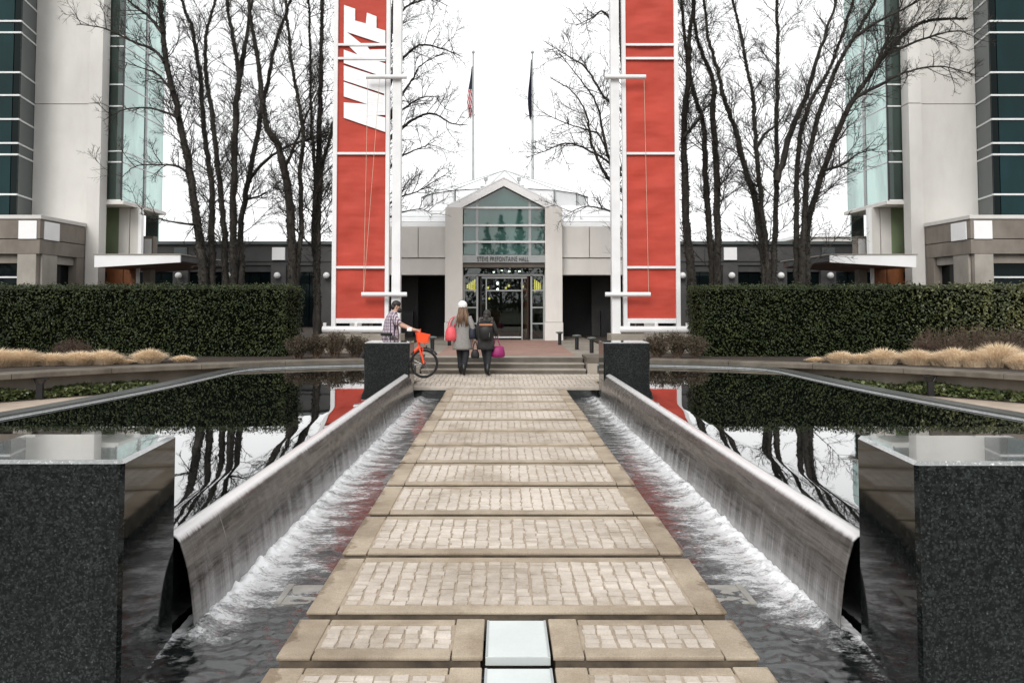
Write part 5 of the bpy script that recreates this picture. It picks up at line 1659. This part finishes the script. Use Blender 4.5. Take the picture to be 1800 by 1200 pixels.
def hand(V, E, root_name, w_, d, up, side, tag_):
    """palm plus five bent fingers reaching along d; side points to the thumb"""
    d, up, side = Vector(d).normalized(), Vector(up).normalized(), Vector(side).normalized()
    w_ = Vector(w_)
    V[tag_ + 'palm'] = tuple(w_ + d * .055) + ((.028, .018),); E.append((root_name, tag_ + 'palm'))
    for i, (o_, ln) in enumerate(((.026, .062), (.009, .070), (-.009, .066), (-.025, .052))):
        a = w_ + d * .09 + side * o_
        m_ = a + d * ln * .55 - up * .008; t = m_ + d * ln * .35 - up * .03
        for j, q in enumerate((a, m_, t)):
            V['%sf%d%d' % (tag_, i, j)] = tuple(q) + (.0088 - .001 * j,)
        E += [(tag_ + 'palm', '%sf%d0' % (tag_, i)), ('%sf%d0' % (tag_, i), '%sf%d1' % (tag_, i)), ('%sf%d1' % (tag_, i), '%sf%d2' % (tag_, i))]
    a = w_ + d * .035 + side * .035; t = a + d * .04 + side * .018 - up * .012
    V[tag_ + 't0'] = tuple(a) + (.011,); V[tag_ + 't1'] = tuple(t) + (.009,)
    E += [(tag_ + 'palm', tag_ + 't0'), (tag_ + 't0', tag_ + 't1')]
def person(loc, rz, label, J, H=1.0):
    root = empty('person', loc); root.rotation_euler.z = rz; root.scale = (H, H, H)
    tag(root, label, 'person')
    V = dict(pel=(0, 0, .92, (.13, .10)), sp=(0, 0, 1.08, (.12, .09)), ch=J.get('ch', (0, 0, 1.28)) + ((.15, .10),), nk=J.get('nk', (0, .01, 1.44)) + (.052,), hd=J.get('hd', (0, .02, 1.55)) + ((.075, .085),), tp=J.get('tp', (0, .02, 1.66)) + ((.07, .08),))
    E = [('pel', 'sp'), ('sp', 'ch'), ('ch', 'nk'), ('nk', 'hd'), ('hd', 'tp')]
    for sd, t in ((-1, 'l'), (1, 'r')):
        V[t + 'sh'] = J[t + 'sh'] + (.058,); V[t + 'el'] = J[t + 'el'] + (.042,); V[t + 'wr'] = J[t + 'wr'] + (.028,)
        E += [('ch', t + 'sh'), (t + 'sh', t + 'el'), (t + 'el', t + 'wr')]
        hand(V, E, t + 'wr', J[t + 'wr'], J[t + 'hd'], J.get(t + 'up', (0, 0, 1)), J.get(t + 'th', (-sd * .3, 1, 0)), t)
        V[t + 'hp'] = (sd * .09, 0, .88, .088); V[t + 'kn'] = J[t + 'kn'] + (.058,); V[t + 'an'] = J[t + 'an'] + (.04,); V[t + 'to'] = J[t + 'to'] + (.035,)
        E += [('pel', t + 'hp'), (t + 'hp', t + 'kn'), (t + 'kn', t + 'an'), (t + 'an', t + 'to')]
    # nose and ears give the head its features
    hd = Vector(V['hd'][:3])
    body = skin_mesh('body', V, E, 'skin', root, None)
    f = MB(); fx = Vector(J.get('face', (0, 1, 0)))
    sdv = fx.cross(UP)
    nose = hd + fx * .098 + UP * .015
    f.tube([nose + UP * .035 - fx * .02, nose + fx * .012, nose - UP * .008 - fx * .012], [.008, .015, .008], 6)
    for k in (-1, 1):
        e = hd + sdv * .082 * k + UP * .02
        f.tube([e - UP * .03, e + UP * .03], [.012, .016], 6)
    L(f, 'face', 'skin', root)
    f = MB()
    for k in (-1, 1):
        ball(f, hd + fx * .088 + sdv * .032 * k + UP * .04, .011, .011, .008, 8, 5)
    L(f, 'eyes', 'hair_dark', root)
    f = MB(); mo = hd + fx * .092 - UP * .035
    f.tube([mo - sdv * .025, mo + fx * .004, mo + sdv * .025], [.004, .007, .004], 6); L(f, 'mouth', 'bag_pink', root)
    return root, V
def limb_cloth(root, name, mat, chains, grow, seed=0):
    out = None
    for pts, rads in chains:
        mb = MB()
        C = catmull([Vector(p) for p in pts], 5)
        n_ = len(C); R_ = []
        for i in range(n_):
            t = i / (n_ - 1) * (len(rads) - 1); k = min(int(t), len(rads) - 2)
            R_.append((rads[k] + (rads[k+1] - rads[k]) * (t - k)) * (1 + .10 * noise.noise((i * .8 + seed, seed * 3.1, 0))) + grow)
        mb.tube(C, R_, 12)
        out = L(mb, name, mat, root)
    return out

# woman in a white hat, walking towards the steps
J = dict(lsh=(-.165, 0, 1.36), lel=(-.235, -.02, 1.13), lwr=(-.215, .12, .98), lhd=(.1, .9, .25), rsh=(.165, 0, 1.36), rel=(.25, -.05, 1.12), rwr=(.24, .04, .90), rhd=(0, .3, -1),
         lkn=(-.075, .13, .50), lan=(-.05, .10, .09), lto=(-.055, .24, .04), rkn=(.085, -.02, .48), ran=(.06, -.24, .14), rto=(.06, -.11, .04))
W1 = gr(813, 659.5); W1.z = 0.02
p1, V1 = person((W1.x, 19.10, 0.02), R(-4), 'person in a knee-length grey coat and round white hat, seen from behind', J, 0.965)
mb = MB(); mb.loft([(0, .0, .60, .235, .175), (0, 0, .66, .232, .172), (0, 0, .80, .215, .16), (0, 0, .95, .195, .145), (0, 0, 1.08, .172, .128), (0, 0, 1.22, .182, .13), (0, 0, 1.34, .19, .12), (0, 0, 1.41, .13, .095), (0, .01, 1.46, .065, .065)], 24, True, 0, .09, 3)
L(mb, 'coat', 'coat_grey', p1)
limb_cloth(p1, 'sleeve', 'coat_grey', [([(-.15, 0, 1.37), (-.235, -.02, 1.13), (-.215, .11, .985)], [.072, .062, .05]), ([(.15, 0, 1.37), (.25, -.05, 1.12), (.24, .03, .915)], [.072, .062, .05])], 0, 4)
limb_cloth(p1, 'trouser_leg', 'trouser_dark', [([(-.075, 0, .75), (-.075, .13, .50), (-.05, .10, .14)], [.102, .08, .07]), ([(.075, 0, .75), (.085, -.02, .48), (.06, -.22, .20)], [.102, .08, .068])], 0, 5)
limb_cloth(p1, 'boot', 'boot_black', [([(-.05, .10, .22), (-.05, .09, .08), (-.055, .17, .035), (-.055, .25, .03)], [.06, .05, .042, .03]), ([(.06, -.21, .26), (.06, -.25, .13), (.06, -.17, .05), (.06, -.10, .035)], [.06, .05, .042, .03])], 0, 6)
mb = MB()
for k in range(46):
    a = R(rnd.uniform(150, 390)); r_ = rnd.uniform(.07, .10)
    x0_, y0_ = math.cos(a) * r_, math.sin(a) * r_ * .9 + .01
    zt = rnd.uniform(1.13, 1.26)
    mb.tube([(x0_ * .9, y0_, 1.62), (x0_ * 1.1, y0_ - .01, 1.52), (x0_ * 1.35 + rnd.uniform(-.02, .02), y0_ - .055, 1.40), (x0_ * 1.5 + rnd.uniform(-.03, .03), y0_ * .6 - .10, zt)], [.018, .022, .022, .006], 5)
L(mb, 'hair', 'hair_brown', p1)
mb = MB(); ball(mb, (0, .015, 1.66), .112, .118, .105, 20, 10, .04)
mb.loft([(0, .015, 1.60, .098, .104), (0, .015, 1.615, .106, .112), (0, .015, 1.635, .106, .112), (0, .015, 1.65, .10, .106)], 20)
L(mb, 'hat', 'hat_white', p1)
# woman in dark coat with rucksack
J = dict(lsh=(-.17, 0, 1.36), lel=(-.24, .03, 1.12), lwr=(-.255, .10, .90), lhd=(0, .25, -1), rsh=(.17, 0, 1.36), rel=(.245, .04, 1.13), rwr=(.23, .22, 1.04), rhd=(.2, .9, -.1),
         lkn=(-.06, .14, .50), lan=(-.01, .12, .09), lto=(-.01, .26, .035), rkn=(.075, -.02, .48), ran=(.10, -.22, .13), rto=(.11, -.09, .04), hd=(0.01, .06, 1.53), tp=(.01, .08, 1.63), nk=(0, .03, 1.43), face=(0.1, .98, 0))
p2, V2 = person((gr(854, 662).x, 18.98, 0.02), R(-14), 'person in a dark parka with a grey hood, carrying a black rucksack, seen from behind', J, 0.885)
mb = MB(); mb.loft([(0, .0, .66, .215, .165), (0, 0, .74, .225, .17), (0, 0, .90, .215, .16), (0, 0, 1.05, .195, .145), (0, 0, 1.22, .20, .145), (0, 0, 1.34, .20, .135), (0, 0.01, 1.42, .14, .11), (0, .02, 1.47, .08, .08)], 24, True, 0, .12, 8)
L(mb, 'coat', 'coat_dark', p2)
limb_cloth(p2, 'sleeve', 'coat_dark', [([(-.15, 0, 1.37), (-.24, .03, 1.12), (-.255, .09, .92)], [.078, .066, .052]), ([(.15, 0, 1.37), (.245, .04, 1.13), (.232, .20, 1.05)], [.078, .066, .052])], 0, 9)
mb = MB()
for k in range(120):
    a = R(rnd.uniform(160, 380)); r_ = rnd.uniform(.10, .15)
    q = Vector((r_ * 1.05 * math.cos(a), r_ * math.sin(a) * .8 - .01, 1.42 + rnd.uniform(-.03, .05)))
    mb.tube([q, q + Vector((math.cos(a) * .05, math.sin(a) * .05 - .01, rnd.uniform(-.01, .04)))], [.014, .004], 4)
L(mb, 'fur_hood', 'fur_grey', p2)
limb_cloth(p2, 'legging', 'trouser_dark', [([(-.07, 0, .76), (-.06, .14, .50), (-.01, .12, .12)], [.100, .078, .062]), ([(.07, 0, .76), (.075, -.02, .48), (.10, -.21, .19)], [.100, .078, .062])], 0, 5)
limb_cloth(p2, 'boot', 'boot_black', [([(-.015, .13, .28), (-.01, .11, .08), (-.01, .19, .035), (-.01, .27, .03)], [.062, .052, .042, .03]), ([(.095, -.18, .30), (.10, -.23, .12), (.105, -.15, .05), (.11, -.08, .035)], [.062, .052, .042, .03])], 0, 6)
mb = MB(); ball(mb, (.01, .055, 1.575), .098, .112, .118, 18, 10, .08); ball(mb, (.0, .0, 1.50), .085, .07, .09, 14, 8, .08)
L(mb, 'hair', 'hair_dark', p2)

def softbag(mb, c, w_, d_, h_, seed, wob=.14, taper=.62):
    x, y, z = c
    mb.loft([(x, y, z, w_ * .35, d_ * .35), (x, y, z + h_ * .06, w_ * .47, d_ * .48), (x, y, z + h_ * .3, w_ * .5, d_ * .5), (x, y, z + h_ * .65, w_ * .45, d_ * .45), (x, y, z + h_ * .92, w_ * .5 * taper, d_ * .3), (x, y, z + h_, w_ * .5 * taper * .8, d_ * .16)], 18, True, 0, wob, seed)
def bag(name, label, cat, mat, c, w_, d_, h_, straps, seed, strap_mat=None, taper=.62):
    root = empty(name, c); tag(root, label, cat)
    mb = MB(); softbag(mb, c, w_, d_, h_, seed, .14, taper); mb.build('bag_body', mat, root, smooth=True)
    for st_ in straps:
        mb = MB(); mb.tube(catmull([Vector(c) + Vector(p) for p in st_], 5), .011, 6); mb.build('strap', strap_mat or mat, root, smooth=True)
c1 = Vector((W1.x, 19.10, 0))
bag('tote_bag', 'bright pink tote bag hanging from the shoulder of the person in the white hat', 'bag', 'bag_pink', c1 + Vector((-.265, -.08, .80)), .27, .17, .33,
    [[(-.07, 0, .32), (-.02, .03, .48), (.10, .07, .56), (.10, .10, .40), (.06, .06, .32)], [(-.03, -.03, .32), (.02, 0, .47), (.11, .05, .555), (.09, .02, .40), (.05, -.02, .31)]], 3)
bag('shoulder_bag', 'dark navy shoulder bag on the right hip of the person in the white hat', 'bag', 'bag_navy', c1 + Vector((.235, -.06, .84)), .19, .15, .30,
    [[(-.05, 0, .29), (-.05, .02, .42), (-.07, .06, .50)], [(.05, 0, .29), (.0, .02, .42), (-.05, .06, .50)]], 4)
c2 = Vector((gr(854, 662).x, 18.99, 0))
rs = empty('rucksack', c2 + Vector((0, -.2, .84))); tag(rs, 'black rucksack with a tan band on the back of the person in the parka', 'rucksack')
MB().loft([(c2.x, 18.79, .84, .13, .055), (c2.x, 18.78, .87, .15, .075), (c2.x, 18.78, 1.05, .155, .08), (c2.x, 18.79, 1.16, .145, .07), (c2.x, 18.81, 1.20, .11, .04)], 20, True, 0, .05, 2).build('bag_body', 'bag_black', rs, smooth=True)
MB().box(c2.x - .15, c2.x + .15, 18.695, 18.86, 1.155, 1.195).build('tan_band', 'strap_tan', rs, bev=.01)
for k in (-1, 1):
    MB().tube(catmull([Vector((c2.x + k * .10, 18.84, 1.18)), Vector((c2.x + k * .115, 18.90, 1.285)), Vector((c2.x + k * .12, 19.0, 1.325)), Vector((c2.x + k * .12, 19.11, 1.26))], 5), .017, 6).build('strap', 'bag_black', rs, smooth=True)
MB().box(c2.x + .075, c2.x + .085, 18.690, 18.70, .90, .99).build('zip', 'chrome', rs)
bag('holdall', 'magenta holdall hanging at the right side of the person in the parka', 'bag', 'bag_magenta', c2 + Vector((.27, .05, .42)), .32, .20, .26,
    [[(-.10, 0, .22), (-.06, 0, .42), (-.04, .14, .56), (0, .02, .42), (.06, 0, .24)], [(-.12, 0, .12), (-.18, -.02, .0), (-.20, -.02, -.05)]], 6, None, .8)
bag('handbag', 'small black handbag held low in the left hand of the person in the parka', 'bag', 'bag_black', c2 + Vector((-.25, .09, .40)), .20, .09, .20,
    [[(-.05, 0, .19), (-.035, 0, .31), (0, .02, .375), (.035, 0, .31), (.05, 0, .19)]], 7)

# man in a plaid shirt pushing the bicycle
J = dict(lsh=(-.19, .02, 1.37), lel=(-.24, .22, 1.17), lwr=(-.20, .50, 1.05), lhd=(.15, 1, -.1), rsh=(.19, .02, 1.37), rel=(.25, .20, 1.15), rwr=(.24, .47, 1.05), rhd=(.0, 1, -.1),
         lkn=(-.1, .06, .50), lan=(-.1, -.08, .09), lto=(-.1, .08, .04), rkn=(.1, .16, .50), ran=(.1, .12, .09), rto=(.1, .28, .04), hd=(0, .11, 1.545), tp=(0, .135, 1.645), nk=(0, .06, 1.45), ch=(0, .02, 1.28), face=(0, .97, -.22))
MX = (at(692, 560, 18.62).x, 18.62)
p3, V3 = person((MX[0] - .05, MX[1], 0.02), R(-82), 'bearded person in a purple plaid short-sleeved shirt pushing the orange bicycle', J, 1.0)
mb = MB(); mb.loft([(0, -.02, .80, .205, .195), (0, -.02, .86, .212, .20), (0, -.015, .98, .215, .195), (0, -.01, 1.10, .21, .175), (0, 0, 1.24, .22, .155), (0, .01, 1.34, .215, .13), (0, .03, 1.42, .14, .10), (0, .05, 1.47, .068, .07)], 24, True, 0, .07, 5)
shirt = L(mb, 'shirt', 'plaid_shirt', p3)
limb_cloth(p3, 'sleeve', 'plaid_shirt', [([(-.16, .02, 1.38), (-.22, .09, 1.28), (-.245, .17, 1.19)], [.085, .082, .075]), ([(.16, .02, 1.38), (.225, .09, 1.28), (.25, .16, 1.18)], [.085, .082, .075])], 0, 4)
limb_cloth(p3, 'trouser_leg', 'trouser_grey', [([(-.095, 0, .92), (-.1, .06, .50), (-.1, -.07, .12)], [.12, .085, .07]), ([(.095, 0, .92), (.1, .16, .50), (.1, .11, .12)], [.12, .085, .07])], 0, 5)
limb_cloth(p3, 'shoe', 'boot_black', [([(-.1, -.10, .09), (-.1, 0, .05), (-.1, .11, .035)], [.05, .045, .035]), ([(.1, .10, .09), (.1, .2, .05), (.1, .31, .035)], [.05, .045, .035])], 0, 6)
mb = MB(); ball(mb, (0, .105, 1.625), .088, .105, .085, 18, 9, .06); ball(mb, (0, .04, 1.56), .08, .055, .08, 14, 8, .06)
L(mb, 'hair', 'hair_dark', p3)
mb = MB(); ball(mb, (0, .175, 1.485), .066, .055, .062, 14, 8, .1); L(mb, 'beard', 'hair_dark', p3)

# ---------------------------------------------------------------- bicycle
BX, BY = at(745, 642, 18.25).x, 18.28
bike = empty('bicycle', (BX - .5, BY, 0.02)); tag(bike, 'orange hire bicycle with a boxy front basket, half hidden by the granite block', 'bicycle')
WR = .315
def wheel(cx):
    mb = MB(); n_ = 40
    pts = [Vector((cx + (WR - .018) * math.cos(6.2832 * k / n_), BY, .02 + WR + (WR - .018) * math.sin(6.2832 * k / n_))) for k in range(n_ + 1)]
    mb.tube(pts, .021, 8, False); wh = mb.build('wheel', 'tyre', bike, smooth=True)
    mb = MB(); pts = [Vector((cx + (WR - .045) * math.cos(6.2832 * k / n_), BY, .02 + WR + (WR - .045) * math.sin(6.2832 * k / n_))) for k in range(n_ + 1)]
    mb.tube(pts, .010, 6, False); mb.build('rim', 'dark_metal', wh, smooth=True)
    mb = MB(); mb.tube([(cx, BY - .05, .02 + WR), (cx, BY + .05, .02 + WR)], .045, 12); mb.build('hub', 'chrome', wh)
    mb = MB()
    for k in range(18):
        a = 6.2832 * k / 18
        mb.tube([(cx + .04 * math.cos(a + .5), BY + (.03 if k % 2 else -.03), .02 + WR + .04 * math.sin(a + .5)), (cx + (WR - .045) * math.cos(a), BY, .02 + WR + (WR - .045) * math.sin(a))], .0018, 3, False)
    mb.build('spokes', 'chrome', wh)
    mb = MB()
    a0 = R(20) if cx == BX else R(10)
    pts = [Vector((cx + (WR + .03) * math.cos(a), BY, .02 + WR + (WR + .03) * math.sin(a))) for a in [R(35) + R(135) * k / 14 for k in range(15)]]
    mb.tube(pts, .024, 6, True, 0, .35); mb.build('mudguard', 'dark_metal', bike, smooth=True)
RX = BX - 1.10
wheel(BX); wheel(RX)
zc_ = .02 + WR
def bt(name, pts, r_, mat='bike_orange'):
    mb = MB(); mb.tube([Vector(p) for p in pts], r_, 10); return mb.build(name, mat, bike, smooth=True, sharp=50)
H0 = (BX - .13, BY, .80)
for k in (-1, 1):
    bt('fork_blade', [(BX - .10, BY + k * .035, .68), (BX - .03, BY + k * .05, .45), (BX, BY + k * .055, zc_)], .020)
bt('head_tube', [(BX - .09, BY, .64), (BX - .15, BY, .92)], .032)
bt('down_tube', [(BX - .11, BY, .70), (BX - .40, BY, .42), (RX + .45, BY, .34)], .038)
bt('seat_tube', [(RX + .45, BY, .34), (RX + .33, BY, .80)], .028)
bt('seat_post', [(RX + .33, BY, .78), (RX + .29, BY, .95)], .016, 'chrome')
for k in (-1, 1):
    bt('chain_stay', [(RX + .45, BY + k * .03, .34), (RX, BY + k * .06, zc_)], .014)
    bt('seat_stay', [(RX + .35, BY + k * .02, .70), (RX, BY + k * .06, zc_)], .012)
bt('stem', [(BX - .15, BY, .90), (BX - .18, BY, 1.04)], .022)
bt('handlebar', [(BX - .30, BY - .29, 1.03), (BX - .20, BY - .22, 1.05), (BX - .17, BY, 1.045), (BX - .20, BY + .22, 1.05), (BX - .30, BY + .29, 1.03)], .014, 'dark_metal')
for k in (-1, 1):
    bt('grip', [(BX - .31, BY + k * .295, 1.028), (BX - .225, BY + k * .235, 1.048)], .020, 'tyre')
bt('cable', [(BX - .22, BY - .2, 1.05), (BX - .06, BY - .12, 1.10), (BX - .10, BY - .03, .90)], .006, 'bike_orange')
mb = MB(); mb.loft([(RX + .27, BY, .95, .12, .07), (RX + .27, BY, .98, .14, .085), (RX + .27, BY, 1.01, .12, .07)], 16); mb.build('saddle', 'tyre', bike, smooth=True)
# basket: tapered open box with frame
mb = MB()
x0, x1 = BX - .12, BX + .10
pts = [(x0 + .03, .80), (x1 - .02, .80), (x1 + .03, .97), (x0 - .02, 1.03), (x0 - .03, 1.0)]
mb.prism(pts, BY - .15, BY - .135); mb.prism(pts, BY + .135, BY + .15)
mb.box(x1 - .015, x1 + .012, BY - .134, BY + .134, .80, .97); mb.box(x0 - .01, x0 + .015, BY - .134, BY + .134, .80, 1.02); mb.box(x0 + .02, x1 - .02, BY - .134, BY + .134, .80, .815)
mb.build('basket', 'bike_orange', bike)
bt('basket_stay', [(BX + .03, BY - .07, .80), (BX - .02, BY - .06, .68), (BX - .02, BY - .055, .52)], .009)
bt('head_lamp', [(BX + .04, BY, .70), (BX + .07, BY, .70)], .03, 'dark_metal')
mb = MB(); mb.tube([(RX + .45, BY - .06, .34), (RX + .45, BY + .06, .34)], .09, 16); mb.build('chain_guard', 'dark_metal', bike)
for k in (-1, 1):
    bt('crank', [(RX + .45, BY + k * .07, .34), (RX + .45 + k * .12, BY + k * .08, .34 - k * .11)], .012, 'chrome')
# white paper the man holds against the bar
pp = Vector((MX[0] + .40, MX[1] - .33, 1.06))
o = MB().box(pp.x - .06, pp.x + .045, pp.y - .006, pp.y + .006, pp.z - .01, pp.z + .075).build('paper', 'paper', None, pp, bev=.003)
tag(o, 'small white paper held at the bicycle handlebar', 'paper')
